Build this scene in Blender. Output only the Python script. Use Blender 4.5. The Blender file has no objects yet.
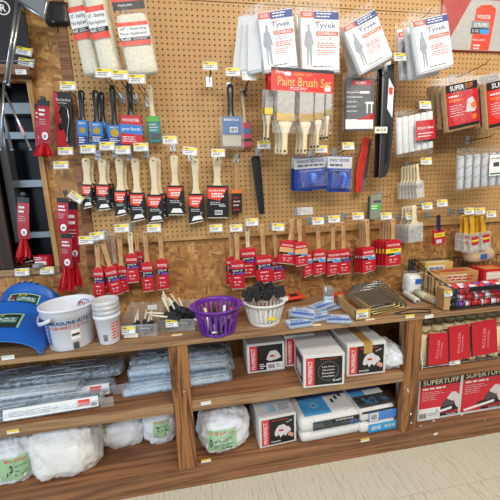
import bpy, math, random
from mathutils import Vector, Matrix, noise
random.seed(7)
S = bpy.context.scene
COL = S.collection
R = math.radians

# ------------------------------------------------------------------ camera, world, lamps, exposure
F, PITCH, ROLL, YAW = 310.0, R(10.65), R(-2.15), R(8.8)      # focal length for a 500 px frame
CAM = Vector((0.0, -1.70, 1.4175))
_f = Vector((math.sin(YAW)*math.cos(PITCH), math.cos(YAW)*math.cos(PITCH), -math.sin(PITCH)))
_r = Vector((math.cos(YAW), -math.sin(YAW), 0)); _u = _r.cross(_f)
RT = _r*math.cos(ROLL) + _u*math.sin(ROLL)
UP = -_r*math.sin(ROLL) + _u*math.cos(ROLL)
cd = bpy.data.cameras.new('camera'); cam = bpy.data.objects.new('camera', cd); COL.objects.link(cam)
cd.sensor_width = 36; cd.lens = 36*F/500; cd.clip_start = .02
m = Matrix((RT, UP, -_f)).transposed().to_4x4(); m.translation = CAM; cam.matrix_world = m
S.camera = cam

w = bpy.data.worlds.new('room_light'); S.world = w; w.use_nodes = True
w.node_tree.nodes['Background'].inputs[0].default_value = (.93, .96, 1, 1)
w.node_tree.nodes['Background'].inputs[1].default_value = .22
def lamp(name, loc, target, sx, sy, power, col):
    l = bpy.data.lights.new(name, 'AREA'); l.shape = 'RECTANGLE'; l.size = sx; l.size_y = sy; l.energy = power; l.color = col
    o = bpy.data.objects.new(name, l); COL.objects.link(o); o.location = loc
    o.rotation_euler = (Vector(target)-Vector(loc)).to_track_quat('-Z', 'Y').to_euler(); return o
lamp('ceiling_fluorescent', (1.5, -1.5, 3.1), (1.4, -.6, 0), 2.4, .5, 40, (1, .92, .80))
lamp('ceiling_fluorescent_rear', (.2, -3.4, 3.1), (.2, -1.6, 0), 2.4, .5, 68, (1, .96, .90))
lamp('shop_window_daylight', (-2.9, -2.6, 1.7), (-.2, 0, .7), 1.6, 1.8, 52, (.62, .80, 1))
S.view_settings.view_transform = 'Standard'; S.view_settings.look = 'None'
S.view_settings.exposure = .2; S.view_settings.gamma = 1; S.view_settings.use_curve_mapping = False

# ------------------------------------------------------------------ survey of the photograph (real depths)
def ray(px, py): return _f + RT*((px-250)/F) - UP*((py-250)/F)
def wp(px, py, Y=0.0):
    d = ray(px, py); return CAM + d*((Y-CAM.y)/d.y)
def wz(px, py, Z):
    d = ray(px, py); return CAM + d*((Z-CAM.z)/d.z)
def pw(px, py, n, Y): return (wp(px+n/2, py, Y)-wp(px-n/2, py, Y)).length

# ------------------------------------------------------------------ materials
def lin(h):
    h = h.lstrip('#'); c = [int(h[i:i+2], 16)/255 for i in (0, 2, 4)]
    return tuple(x/12.92 if x <= .04045 else ((x+.055)/1.055)**2.4 for x in c) + (1,)
MATS = {}
def mat(name, col, rough=.5, metal=0, var=.06, scale=40, bump=0, coat=0, sss=0):
    """plain procedural material: colour with a little noise variation, optional relief"""
    if name in MATS: return MATS[name]
    mt = bpy.data.materials.new(name); mt.use_nodes = True; nt = mt.node_tree; b = nt.nodes['Principled BSDF']
    c = lin(col) if isinstance(col, str) else col
    b.inputs['Roughness'].default_value = rough; b.inputs['Metallic'].default_value = metal
    b.inputs['Coat Weight'].default_value = coat; b.inputs['Coat Roughness'].default_value = .12
    tc = nt.nodes.new('ShaderNodeTexCoord'); nz = nt.nodes.new('ShaderNodeTexNoise'); nz.inputs['Scale'].default_value = scale
    nt.links.new(tc.outputs['Object'], nz.inputs['Vector'])
    rp = nt.nodes.new('ShaderNodeValToRGB'); rp.color_ramp.elements[0].position = .3; rp.color_ramp.elements[1].position = .7
    rp.color_ramp.elements[0].color = tuple(max(0, x*(1-var)) for x in c[:3])+(1,)
    rp.color_ramp.elements[1].color = tuple(min(1, x*(1+var)) for x in c[:3])+(1,)
    nt.links.new(nz.outputs['Fac'], rp.inputs[0]); nt.links.new(rp.outputs[0], b.inputs['Base Color'])
    if bump:
        bp = nt.nodes.new('ShaderNodeBump'); bp.inputs['Strength'].default_value = bump; bp.inputs['Distance'].default_value = .004
        nt.links.new(nz.outputs['Fac'], bp.inputs['Height']); nt.links.new(bp.outputs[0], b.inputs['Normal'])
    MATS[name] = mt; return mt
def film(name, col='#ffffff', dens=.06, rough=.12, scale=28, bump=.9):
    if name in MATS: return MATS[name]
    mt = bpy.data.materials.new(name); mt.use_nodes = True; nt = mt.node_tree; b = nt.nodes['Principled BSDF']
    b.inputs['Base Color'].default_value = lin(col); b.inputs['Roughness'].default_value = rough
    b.inputs['Specular IOR Level'].default_value = .9
    tc = nt.nodes.new('ShaderNodeTexCoord'); nz = nt.nodes.new('ShaderNodeTexNoise'); nz.inputs['Scale'].default_value = scale
    nz.inputs['Distortion'].default_value = 1.5; nz.inputs['Detail'].default_value = 3
    nt.links.new(tc.outputs['Object'], nz.inputs['Vector'])
    bp = nt.nodes.new('ShaderNodeBump'); bp.inputs['Strength'].default_value = bump; bp.inputs['Distance'].default_value = .012
    nt.links.new(nz.outputs['Fac'], bp.inputs['Height']); nt.links.new(bp.outputs[0], b.inputs['Normal'])
    rp = nt.nodes.new('ShaderNodeMapRange'); rp.inputs['From Min'].default_value = .35; rp.inputs['From Max'].default_value = .75
    rp.inputs['To Min'].default_value = dens*.45; rp.inputs['To Max'].default_value = min(1, dens*2.2)
    nt.links.new(nz.outputs['Fac'], rp.inputs['Value'])
    tr = nt.nodes.new('ShaderNodeBsdfTransparent'); mx = nt.nodes.new('ShaderNodeMixShader')
    nt.links.new(rp.outputs[0], mx.inputs[0]); nt.links.new(tr.outputs[0], mx.inputs[1]); nt.links.new(b.outputs[0], mx.inputs[2])
    nt.links.new(mx.outputs[0], nt.nodes['Material Output'].inputs['Surface'])
    MATS[name] = mt; return mt
def wood(name, dark, light, axis='X', scale=9, rough=.6, stretch=.07, blotch=None):
    if name in MATS: return MATS[name]
    mt = bpy.data.materials.new(name); mt.use_nodes = True; nt = mt.node_tree; b = nt.nodes['Principled BSDF']
    b.inputs['Roughness'].default_value = rough
    tc = nt.nodes.new('ShaderNodeTexCoord'); mp = nt.nodes.new('ShaderNodeMapping')
    mp.inputs['Scale'].default_value = {'X': (stretch, 1, 1), 'Y': (1, stretch, 1), 'Z': (1, 1, stretch)}[axis]
    nt.links.new(tc.outputs['Object'], mp.inputs[0])
    nz = nt.nodes.new('ShaderNodeTexNoise'); nz.inputs['Scale'].default_value = scale; nz.inputs['Detail'].default_value = 4; nz.inputs['Distortion'].default_value = 1.2
    nt.links.new(mp.outputs[0], nz.inputs['Vector'])
    mul = nt.nodes.new('ShaderNodeMath'); mul.operation = 'MULTIPLY'; mul.inputs[1].default_value = 9
    fr = nt.nodes.new('ShaderNodeMath'); fr.operation = 'PINGPONG'; fr.inputs[1].default_value = 1
    nt.links.new(nz.outputs['Fac'], mul.inputs[0]); nt.links.new(mul.outputs[0], fr.inputs[0])
    n2 = nt.nodes.new('ShaderNodeTexNoise'); n2.inputs['Scale'].default_value = 5; n2.inputs['Detail'].default_value = 3
    nt.links.new(tc.outputs['Object'], n2.inputs['Vector'])
    rp = nt.nodes.new('ShaderNodeValToRGB'); rp.color_ramp.elements[0].color = lin(dark); rp.color_ramp.elements[1].color = lin(light)
    rp.color_ramp.elements[0].position = .05; rp.color_ramp.elements[1].position = .8
    nt.links.new(fr.outputs[0], rp.inputs[0])
    mx = nt.nodes.new('ShaderNodeMix'); mx.data_type = 'RGBA'; mx.blend_type = 'MIX'
    r2 = nt.nodes.new('ShaderNodeValToRGB'); r2.color_ramp.elements[0].position = .45; r2.color_ramp.elements[1].position = .75
    r2.color_ramp.elements[0].color = (0, 0, 0, 1); r2.color_ramp.elements[1].color = (.55, .55, .55, 1)
    nt.links.new(n2.outputs['Fac'], r2.inputs[0]); nt.links.new(r2.outputs[0], mx.inputs['Factor'])
    nt.links.new(rp.outputs[0], mx.inputs['A']); mx.inputs['B'].default_value = lin(blotch or light)
    nt.links.new(mx.outputs['Result'], b.inputs['Base Color'])
    bp = nt.nodes.new('ShaderNodeBump'); bp.inputs['Strength'].default_value = .25; bp.inputs['Distance'].default_value = .002
    nt.links.new(fr.outputs[0], bp.inputs['Height']); nt.links.new(bp.outputs[0], b.inputs['Normal'])
    MATS[name] = mt; return mt
def osb(name):
    mt = bpy.data.materials.new(name); mt.use_nodes = True; nt = mt.node_tree; b = nt.nodes['Principled BSDF']
    b.inputs['Roughness'].default_value = .62
    tc = nt.nodes.new('ShaderNodeTexCoord')
    outs = []
    for ang, sc, seed in ((20, (22, 9, 58), 0), (-42, (64, 9, 24), 3.3), (75, (26, 9, 58), 7.1)):
        mp = nt.nodes.new('ShaderNodeMapping'); mp.inputs['Rotation'].default_value = (0, R(ang), 0)
        mp.inputs['Scale'].default_value = sc; mp.inputs['Location'].default_value = (seed, 0, seed)
        wn = nt.nodes.new('ShaderNodeTexNoise'); wn.inputs['Scale'].default_value = 7; wn.inputs['Detail'].default_value = 2
        va = nt.nodes.new('ShaderNodeMixRGB'); va.blend_type = 'ADD'; va.inputs[0].default_value = .06
        nt.links.new(tc.outputs['Object'], wn.inputs['Vector']); nt.links.new(tc.outputs['Object'], va.inputs[1]); nt.links.new(wn.outputs['Color'], va.inputs[2])
        nt.links.new(va.outputs[0], mp.inputs[0])
        vo = nt.nodes.new('ShaderNodeTexVoronoi'); vo.inputs['Scale'].default_value = 1.0; nt.links.new(mp.outputs[0], vo.inputs['Vector'])
        sp = nt.nodes.new('ShaderNodeSeparateColor'); nt.links.new(vo.outputs['Color'], sp.inputs[0]); outs.append(sp)
    m1 = nt.nodes.new('ShaderNodeMath'); m1.operation = 'GREATER_THAN'; m1.inputs[1].default_value = .55; nt.links.new(outs[0].outputs[1], m1.inputs[0])
    m2 = nt.nodes.new('ShaderNodeMath'); m2.operation = 'GREATER_THAN'; m2.inputs[1].default_value = .6; nt.links.new(outs[1].outputs[1], m2.inputs[0])
    x1 = nt.nodes.new('ShaderNodeMix'); nt.links.new(m1.outputs[0], x1.inputs[0]); nt.links.new(outs[2].outputs[0], x1.inputs[2]); nt.links.new(outs[0].outputs[0], x1.inputs[3])
    x2 = nt.nodes.new('ShaderNodeMix'); nt.links.new(m2.outputs[0], x2.inputs[0]); nt.links.new(x1.outputs[0], x2.inputs[2]); nt.links.new(outs[1].outputs[0], x2.inputs[3])
    rp = nt.nodes.new('ShaderNodeValToRGB'); e = rp.color_ramp.elements
    e[0].position = 0; e[0].color = lin('#8f6438'); e[1].position = 1; e[1].color = lin('#cfa163')
    for p, c in ((.12, '#98683a'), (.4, '#ab7a42'), (.78, '#bd8a4c')):
        k = e.new(p); k.color = lin(c)
    nt.links.new(x2.outputs[0], rp.inputs[0]); nt.links.new(rp.outputs[0], b.inputs['Base Color'])
    bp = nt.nodes.new('ShaderNodeBump'); bp.inputs['Strength'].default_value = .3; bp.inputs['Distance'].default_value = .002
    nt.links.new(x2.outputs[0], bp.inputs['Height']); nt.links.new(bp.outputs[0], b.inputs['Normal'])
    MATS[name] = mt; return mt
def tile_mat(name):
    mt = bpy.data.materials.new(name); mt.use_nodes = True; nt = mt.node_tree; b = nt.nodes['Principled BSDF']
    b.inputs['Roughness'].default_value = .45
    tc = nt.nodes.new('ShaderNodeTexCoord'); mp = nt.nodes.new('ShaderNodeMapping'); mp.inputs['Scale'].default_value = (120, 10, 1); mp.inputs['Rotation'].default_value = (0, 0, R(-6))
    nt.links.new(tc.outputs['Object'], mp.inputs[0])
    nz = nt.nodes.new('ShaderNodeTexNoise'); nz.inputs['Scale'].default_value = 1; nz.inputs['Detail'].default_value = 3
    nt.links.new(mp.outputs[0], nz.inputs['Vector'])
    rp = nt.nodes.new('ShaderNodeValToRGB'); e = rp.color_ramp.elements
    e[0].position = .30; e[0].color = lin('#a39a83'); e[1].position = .42; e[1].color = lin('#cdc8b2')
    k = e.new(.8); k.color = lin('#d6d1bb')
    nt.links.new(nz.outputs['Fac'], rp.inputs[0]); nt.links.new(rp.outputs[0], b.inputs['Base Color'])
    MATS[name] = mt; return mt

WHITE = mat('white_card', '#eeeeec', .5, var=.02); OFFW = mat('offwhite_cloth', '#e4e4e0', .8, var=.05, scale=30, bump=.5)
RED = mat('red_card', '#c41f2c', .4, var=.04); RED2 = mat('orange_red_card', '#e8472c', .42, var=.04)
BLACK = mat('black_card', '#1a191b', .42, var=.1); BLK = mat('black_plastic', '#161617', .35, var=.1, coat=.2)
BLUE = mat('blue_card', '#2b78c4', .4); NAVY = mat('navy_card', '#1f3c86', .42); LBLUE = mat('light_blue_card', '#2aa0e0', .4)
YEL = mat('yellow_card', '#ecd23a', .45); GREY = mat('grey_print', '#8e9094', .5); LGREY = mat('light_grey_print', '#c9cacc', .5)
DGREY = mat('dark_grey_print', '#4a4c50', .5)
STEEL = mat('steel_wire', '#b9bec4', .28, 1); GALV = mat('galvanised_plate', '#c4ccd2', .35, .7); DWIRE = mat('dark_wire', '#3a3a3c', .35, .8)
BWIRE = mat('black_wire', '#151515', .4)
GREENL = mat('pale_green_label', '#9fc49a', .5); ORANGE = mat('orange_label', '#e8782f', .45); PURP = mat('purple_print', '#7a4aa8', .45)
TEAL = mat('teal_card', '#1f7d78', .42); LIME = mat('green_card', '#57b04a', .42)
HANDLE = mat('pale_wood_handle', '#e0cfaa', .45, var=.1, scale=25); HANDLE2 = mat('natural_wood_handle', '#c39a68', .45, var=.12, scale=25)
BRIST = mat('pale_bristle', '#c9c0aa', .8, var=.25, scale=220, bump=.4); DBRIST = mat('dark_bristle', '#4b3e33', .8, var=.3, scale=220, bump=.4)
FERR = mat('ferrule_steel', '#c8c4b4', .3, .9); BRASS = mat('brass_ferrule', '#c9a548', .3, .9); COPPER = mat('copper_ferrule', '#b4754a', .3, .9)
HOLE = mat('dark_hole', '#2a211b', .9); CARDB = mat('cardboard', '#c09a68', .75, var=.06); TAPE = mat('tan_tape', '#b8924e', .3)
FOAM = mat('black_foam', '#2b2b2e', .95, var=.25, scale=160, bump=.5); CREAMST = mat('cream_stick', '#e6dcc0', .5)
FILM = film('clear_film'); FILMB = film('clear_bluish_film', '#d3e2f0', .26); FILMH = film('hazy_film', '#eef0ee', .34, .3)
CLEARP = film('clear_rigid_plastic', '#e6ecec', .13, .15, 3, .0); MILKY = film('milky_plastic', '#eceef2', .74, .35, 5, .05)
TAGH = film('tag_holder_plastic', '#dfe3e4', .5, .2, 6, .05)
PEG = mat('pegboard_hardboard', '#c4985f', .55, var=.05, scale=6)
OSB = osb('oriented_strand_board')
SHELFW = wood('stained_shelf_wood', '#6b4429', '#9b6a45', 'X', 15, .55, .04, '#956a47')
CTRW = wood('worn_counter_wood', '#805c40', '#a8835c', 'X', 14, .6, .045, '#8f7354')
POSTW = wood('stained_post_wood', '#532f18', '#a26d3f', 'Z', 17, .5, .07, '#8f5c33')
DARKW = wood('dark_brown_wood', '#2b1b12', '#3d271a', 'Z', 6, .7, .1)
TRIMW = wood('pine_edge', '#a3733f', '#c0925a', 'Z', 12, .6, .08)
ALUM = mat('dull_aluminium', '#7e858a', .45, .6); NIGHT = mat('dark_window_glass', '#0d1016', .25, var=.1)
NIGHT.node_tree.nodes['Principled BSDF'].inputs['Specular IOR Level'].default_value = .15
TILE = tile_mat('streaked_cream_vinyl'); GROUT = mat('tile_joint', '#7d745f', .8)

mat('pale_print', '#d8d4d2', .5); mat('skin_print', '#d9a08a', .5); mat('pale_blue_print', '#9fc9dd', .5); mat('paper_tag', '#e8e4d4', .6)
# ------------------------------------------------------------------ mesh building
def link(o, parent=None):
    COL.objects.link(o)
    if parent is not None: o.parent = parent
    return o
class MB:
    def __init__(s): s.v = []; s.f = []
    def add(s, v, f):
        n = len(s.v); s.v += [tuple(p) for p in v]; s.f += [tuple(i+n for i in q) for q in f]; return s
    def box(s, x0, x1, y0, y1, z0, z1, M=None):
        v = [Vector(p) for p in ((x0,y0,z0),(x1,y0,z0),(x1,y1,z0),(x0,y1,z0),(x0,y0,z1),(x1,y0,z1),(x1,y1,z1),(x0,y1,z1))]
        if M is not None: v = [M @ p for p in v]
        return s.add(v, ((0,3,2,1),(4,5,6,7),(0,1,5,4),(1,2,6,5),(2,3,7,6),(3,0,4,7)))
    def prism(s, poly, y0, y1):            # polygon in x,z (counter-clockwise seen from -y), extruded in y
        n = len(poly); v = [(x, y0, z) for x, z in poly] + [(x, y1, z) for x, z in poly]
        f = [tuple(range(n)), tuple(range(2*n-1, n-1, -1))] + [(i, n+i, n+(i+1) % n, (i+1) % n) for i in range(n)]
        return s.add(v, f)
    def rings(s, rs, close=True, cap=True):
        n = len(rs[0]); v = [p for r in rs for p in r]; f = []
        for k in range(len(rs)-1):
            for i in range(n if close else n-1):
                j = (i+1) % n; f.append((k*n+i, k*n+j, (k+1)*n+j, (k+1)*n+i))
        if cap and close: f += [tuple(range(n-1, -1, -1)), tuple((len(rs)-1)*n+i for i in range(n))]
        return s.add(v, f)
    def loft(s, prof, n=10, p=2.4):         # prof: (cx, z, half x, half y) stacked in z, squarish sections
        rs = []
        for cx, z, a, b in prof:
            r = []
            for i in range(n):
                t = 2*math.pi*(i+.5)/n; c, sn = math.cos(t), math.sin(t)
                r.append((cx+a*math.copysign(abs(c)**(2/p), c), b*math.copysign(abs(sn)**(2/p), sn), z))
            rs.append(r)
        return s.rings(rs)
    def lathe(s, prof, n=28, c=(0, 0), cap=False):
        return s.rings([[(c[0]+r*math.cos(2*math.pi*i/n), c[1]+r*math.sin(2*math.pi*i/n), z) for i in range(n)] for r, z in prof], True, cap)
    def tube(s, path, r, n=6, closed=False):
        P = [Vector(p) for p in path]; rs = []; last = None
        for i, p in enumerate(P):
            if closed: t = P[(i+1) % len(P)]-P[i-1]
            else: t = (P[min(i+1, len(P)-1)]-P[max(i-1, 0)])
            t.normalize()
            if last is None: a = t.orthogonal().normalized()
            else: a = (last - t*last.dot(t)).normalized()
            last = a; b = t.cross(a)
            rs.append([p+a*(r*math.cos(2*math.pi*k/n))+b*(r*math.sin(2*math.pi*k/n)) for k in range(n)])
        if closed: rs.append(rs[0])
        return s.rings(rs, True, not closed)
    def surf(s, fn, nu, nv):                # open sheet fn(u,v) u,v in 0..1
        v = [fn(i/nu, j/nv) for j in range(nv+1) for i in range(nu+1)]
        f = [(j*(nu+1)+i, j*(nu+1)+i+1, (j+1)*(nu+1)+i+1, (j+1)*(nu+1)+i) for j in range(nv) for i in range(nu)]
        return s.add(v, f)
    def rbox(s, w, d, h, r, n=6, amp=0, fs=9, seed=0, c=(0, 0, 0)):   # soft rounded block centred in x,y, standing on z=0
        H = Vector((w/2, d/2, h/2)); r = min(r, *(H*.999)); dims = (w, d, h)
        for ax in range(3):
            a1, a2 = (ax+1) % 3, (ax+2) % 3
            n1 = max(4, min(18, int(n*dims[a1]/max(dims)+3))); n2 = max(4, min(18, int(n*dims[a2]/max(dims)+3)))
            for sg in (-1, 1):
                def fn(u, v):
                    p = Vector((0, 0, 0)); p[ax] = sg*H[ax]
                    e = lambda t: .5-.5*math.cos(math.pi*t) if r > .2*min(H) else t
                    p[a1] = (2*e(u)-1)*H[a1]*sg; p[a2] = (2*e(v)-1)*H[a2]
                    q = Vector([max(-(H[k]-r), min(H[k]-r, p[k])) for k in range(3)]); dd = p-q
                    L = dd.length
                    if L > r: dd *= r/L
                    p = q+dd
                    if amp:
                        k = noise.noise(p*fs+Vector((seed*3.1, seed, 0)))+.6*noise.noise(p*fs*2.3+Vector((seed, 5, 2)))
                        p = p + (p.normalized())*(amp*k)
                    return p + Vector((c[0], c[1], c[2]+h/2))
                s.surf(fn, n1, n2)
        return s
    def build(s, name, mt, parent=None, smooth=False, merge=False, bevel=0):
        me = bpy.data.meshes.new(name); me.from_pydata(s.v, [], s.f); me.materials.append(mt)
        if merge:
            import bmesh
            bm = bmesh.new(); bm.from_mesh(me); bmesh.ops.remove_doubles(bm, verts=bm.verts, dist=1e-5); bm.to_mesh(me); bm.free()
        if smooth: me.polygons.foreach_set('use_smooth', [True]*len(me.polygons))
        me.update()
        o = link(bpy.data.objects.new(name, me), parent)
        if bevel:
            b = o.modifiers.new('bevel', 'BEVEL'); b.width = bevel; b.segments = 2; b.limit_method = 'ANGLE'
        return o
def part(name, mt, parent, *b, bevel=0): return MB().box(*b).build(name, mt, parent, bevel=bevel)
def tag(o, label, cat, group=None):
    o['label'] = label; o['category'] = cat
    if group: o['group'] = group
    return o
def thing(name, label, cat, loc=(0, 0, 0), rz=0, group=None):
    o = bpy.data.objects.new(name, None); COL.objects.link(o); o.empty_display_size = .05
    o.location = loc; o.rotation_euler = (0, 0, rz); return tag(o, label, cat, group)
def hang(name, label, cat, top, bot, Y, group=None, yaw=0):
    """Empty at the foot of a hanging thing; local z runs up to its hanging point. Returns empty, length"""
    T = wp(*top, Y); B = wp(*bot, Y); Z = (T-B); L = Z.length; Z.normalize()
    Yv = Vector((0, 1, 0)); X = Yv.cross(Z).normalized()
    M = Matrix((X, Yv, Z)).transposed() @ Matrix.Rotation(yaw, 3, 'Z')
    o = thing(name, label, cat, (0, 0, 0), 0, group); M4 = M.to_4x4(); M4.translation = B; o.matrix_world = M4
    return o, L
def structure(o): o['kind'] = 'structure'; return o

# lettering: outline text turned into mesh, shared between uses
TXT = {}
def text_mesh(sx, mt):
    k = (sx, mt.name)
    if k not in TXT:
        cu = bpy.data.curves.new('lettering', 'FONT'); cu.body = sx; cu.resolution_u = 2; cu.align_x = 'CENTER'; cu.align_y = 'CENTER'; cu.offset = .012
        o = bpy.data.objects.new('lettering', cu); COL.objects.link(o); bpy.context.view_layer.update()
        me = bpy.data.meshes.new_from_object(o.evaluated_get(bpy.context.evaluated_depsgraph_get())); me.materials.clear(); me.materials.append(mt)
        bpy.data.objects.remove(o); bpy.data.curves.remove(cu)
        xs = [v.co.x for v in me.vertices]; ys = [v.co.y for v in me.vertices]
        cx, cy = (min(xs)+max(xs))/2, (min(ys)+max(ys))/2; sx_, sy_ = max(xs)-min(xs), max(ys)-min(ys)
        for v in me.vertices: v.co = ((v.co.x-cx)/sx_, (v.co.y-cy)/sy_, 0)
        me.name = 'lettering'; TXT[k] = me
    return TXT[k]
def text(parent, sx, x, z, w, h, y, mt, rot=0, name='lettering'):     # on the front (-y) face
    o = link(bpy.data.objects.new(name, text_mesh(sx, mt)), parent)
    o.rotation_euler = Matrix.Rotation(R(90), 3, 'X').to_euler() if not rot else (Matrix.Rotation(-rot, 3, 'Y') @ Matrix.Rotation(R(90), 3, 'X')).to_euler()
    o.location = (x, y, z); o.scale = (w, h, 1); return o
def text_fn(parent, sx, fn, mt, name='lettering'):                       # lettering bent over a surface fn(s,t), s,t in -.5...5
    me = text_mesh(sx, mt).copy()
    for v in me.vertices: v.co = fn(v.co.x, v.co.y)
    return link(bpy.data.objects.new(name, me), parent)
def lines(parent, x0, x1, z0, z1, n, y, mt, seed=1, name='fine_print', fill=.5):     # rows of print too small to read
    rn = random.Random(seed); b = MB(); dz = (z1-z0)/n
    for i in range(n):
        x = x0; zc = z1-(i+.5)*dz; xe = x0+(x1-x0)*rn.uniform(.6, 1)
        while x < xe:
            l = (x1-x0)*rn.uniform(.08, .25); b.box(x, min(x+l, xe), y-.0002, y+.0002, zc-dz*fill/2, zc+dz*fill/2); x += l+(x1-x0)*.04
    return b.build(name, mt, parent)
def barcode(parent, x0, x1, z0, z1, y, seed=1):
    rn = random.Random(seed); b = MB(); x = x0
    while x < x1:
        l = (x1-x0)*rn.choice((.03, .06, .05)); b.box(x, min(x+l, x1), y-.0003, y, z0, z1); x += l+(x1-x0)*rn.choice((.03, .05))
    return b.build('barcode', BLACK, parent)
def poly(parent, name, pts, y, mt, th=.0006): return MB().prism(pts, y-th, y).build(name, mt, parent)

# ------------------------------------------------------------------ the setting
CT, MS, BS, FY = .778, .470, .118, -.385        # counter top, middle shelf top, bottom shelf top, front of the shelving
fl = structure(MB().box(-2.2, 2.8, -2.6, .1, -.03, -.0025).build('floor', GROUT))
tm = None
for i in range(-5, 9):
    for j in range(0, 6):
        x, y = i*.305+.12, -.16-j*.305
        if tm is None:
            o = MB().box(-.1518, .1518, -.1518, .1518, -.012, 0).build('floor_tile', TILE, fl); tm = o.data
        else: o = link(bpy.data.objects.new('floor_tile', tm), fl)
        o.location = (x, y, 0); o.rotation_euler.z = 0
wl = MB()
WX0, WX1, WZ0, WZ1 = -1.45, -.735, 1.075, 1.965
wl.box(WX1, 2.7, .02, .05, 0, 2.9); wl.box(-2.0, WX1, .02, .05, 0, WZ0); wl.box(-2.0, WX1, .02, .05, WZ1, 2.9); wl.box(-2.0, WX0, .02, .05, WZ0, WZ1)
wall = structure(wl.build('wall_back', OSB))
part('opening_edge', TRIMW, wall, WX1-.022, WX1, .0, .16, WZ0, WZ1)
part('opening_sill', CTRW, wall, WX0, WX1, -.01, .16, WZ0-.03, WZ0)
part('batten', SHELFW, wall, -.60, -.552, .004, .02, 1.0, 2.7)
part('ledge', SHELFW, wall, -1.5, -.715, -.05, .02, 1.972, 2.012)

def pegboard(x0, x1, z0, z1, name):
    p = .0254; nx = int((x1-x0)/p); nz = int((z1-z0)/p); v = []; f = []; r = .0043; K = 8
    idx = {}
    def cv(i, j):
        if (i, j) not in idx: idx[(i, j)] = len(v); v.append((x0+i*p, 0, z0+j*p))
        return idx[(i, j)]
    for j in range(nz):
        for i in range(nx):
            c = [cv(i, j), cv(i+1, j), cv(i+1, j+1), cv(i, j+1)]; cx, cz = x0+(i+.5)*p, z0+(j+.5)*p; h = len(v)
            for y in (0, .005):
                for k in range(K):
                    t = 2*math.pi*(k+.5)/K + math.pi; v.append((cx+r*math.cos(t), y, cz+r*math.sin(t)))
            # hole vertex k sits at angle 180+22.5+45k: k0,k1 lower left ... corners ll, lr, ur, ul
            f += [(c[0], c[1], h+2, h+1), (c[1], c[2], h+4, h+3), (c[2], c[3], h+6, h+5), (c[3], c[0], h+0, h+7)]
            f += [(c[0], h+1, h+0), (c[1], h+3, h+2), (c[2], h+5, h+4), (c[3], h+7, h+6)]
            f += [(h+k, h+(k+1) % K, h+K+(k+1) % K, h+K+k) for k in range(K)]
    b = MB(); b.v = v; b.f = f
    return b.build(name, PEG, wall)
pegboard(-.548, 2.45, 2.327-45*.0254, 2.327, 'pegboard')
pegboard(-.548, 2.45, 2.331, 2.331+8*.0254, 'pegboard')
part('pegboard_edge', PEG, wall, -.548, 2.45, .0005, .012, 1.172, 1.184)

win = structure(thing('window_1', 'dark aluminium framed window in the wall opening', 'window', (0, .11, 0)))
del win['category']
fr = ALUM
part('pane', NIGHT, win, WX0, WX1, .03, .04, WZ0-.02, WZ1+.03)
part('jamb', fr, win, -.785, -.757, -.02, .03, WZ0, WZ1)
part('mullion', fr, win, -.965, -.93, -.03, .03, 1.20, WZ1)
for z, h, xa in ((1.862, .05, -1.45), (1.735, .032, -1.45), (1.50, .035, -.96), (1.235, .03, -.95)):
    part('rail', fr, win, xa, -.765, -.025, .03, z-h/2, z+h/2)
tag(part('brown_panel', DARKW, None, -1.35, -.945, -.01, .006, 1.08, 1.70), 'dark brown wooden board covering the lower left of the window', 'board')

# wooden shelving: counter, posts, shelves, kick board
sh = thing('shelving_unit', 'brown wooden shelving with worn counter top running along the wall', 'shelf', (0, 0, 0))
part('counter_top', CTRW, sh, -1.5, 2.4, FY-.004, .018, CT-.022, CT, bevel=.003)
for x0, x1 in ((-.181, -.096), (.985, 1.072), (2.15, 2.24), (-1.45, -1.36)):
    part('post', POSTW, sh, x0, x1, FY, FY+.04, BS-.012, CT-.022, bevel=.002)
    part('rear_post', SHELFW, sh, x0+.02, x1-.02, -.04, .018, BS, CT-.022)
for x0, x1, z in ((-1.36, -.181, MS), (-.096, .985, MS), (1.072, 2.15, MS-.012)):
    part('shelf_board', SHELFW, sh, x0, x1, FY+.012, .018, z-.022, z)
    part('shelf_lip', CTRW if x0 < 0 else SHELFW, sh, x0, x1, FY+.002, FY+.014, z-.052, z-.001, bevel=.002)
part('bottom_board', SHELFW, sh, -1.5, 2.4, FY-.002, .018, BS-.022, BS-.002, bevel=.003)
part('kick_board', SHELFW, sh, -1.5, 2.4, FY+.006, FY+.03, 0, BS-.022, bevel=.002)
part('back_board', DARKW, sh, .86, .985, -.02, .018, MS, CT-.022)
for x in (.86, .90, .935, .965): part('back_batten', POSTW, sh, x, x+.014, -.03, -.02, MS, CT-.022)
rs = random.Random(4)
for px, py, sx, sz in ((411, 414, .012, .018), (411.5, 423, .012, .010), (409, 392, .016, .004), (436, 434, .03, .018), (421, 426, .012, .006), (434, 421, .02, .007),
                       (408, 390, .008, .02), (462, 415, .02, .006), (485, 420, .006, .006), (405, 388, .004, .004), (397, 448, .004, .004), (399, 438, .004, .004),
                       (412, 326, .004, .004), (414, 441, .004, .004), (184, 392, .012, .004)):
    p = wp(px, py, FY-.004); pts = []
    for k in range(9):
        a = 2*math.pi*k/9; q = rs.uniform(.6, 1.1); pts.append((p.x+sx*.5*q*math.cos(a), p.z+sz*.5*q*math.sin(a)))
    poly(sh, 'paint_spot', pts, FY-.0022, WHITE)

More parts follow.
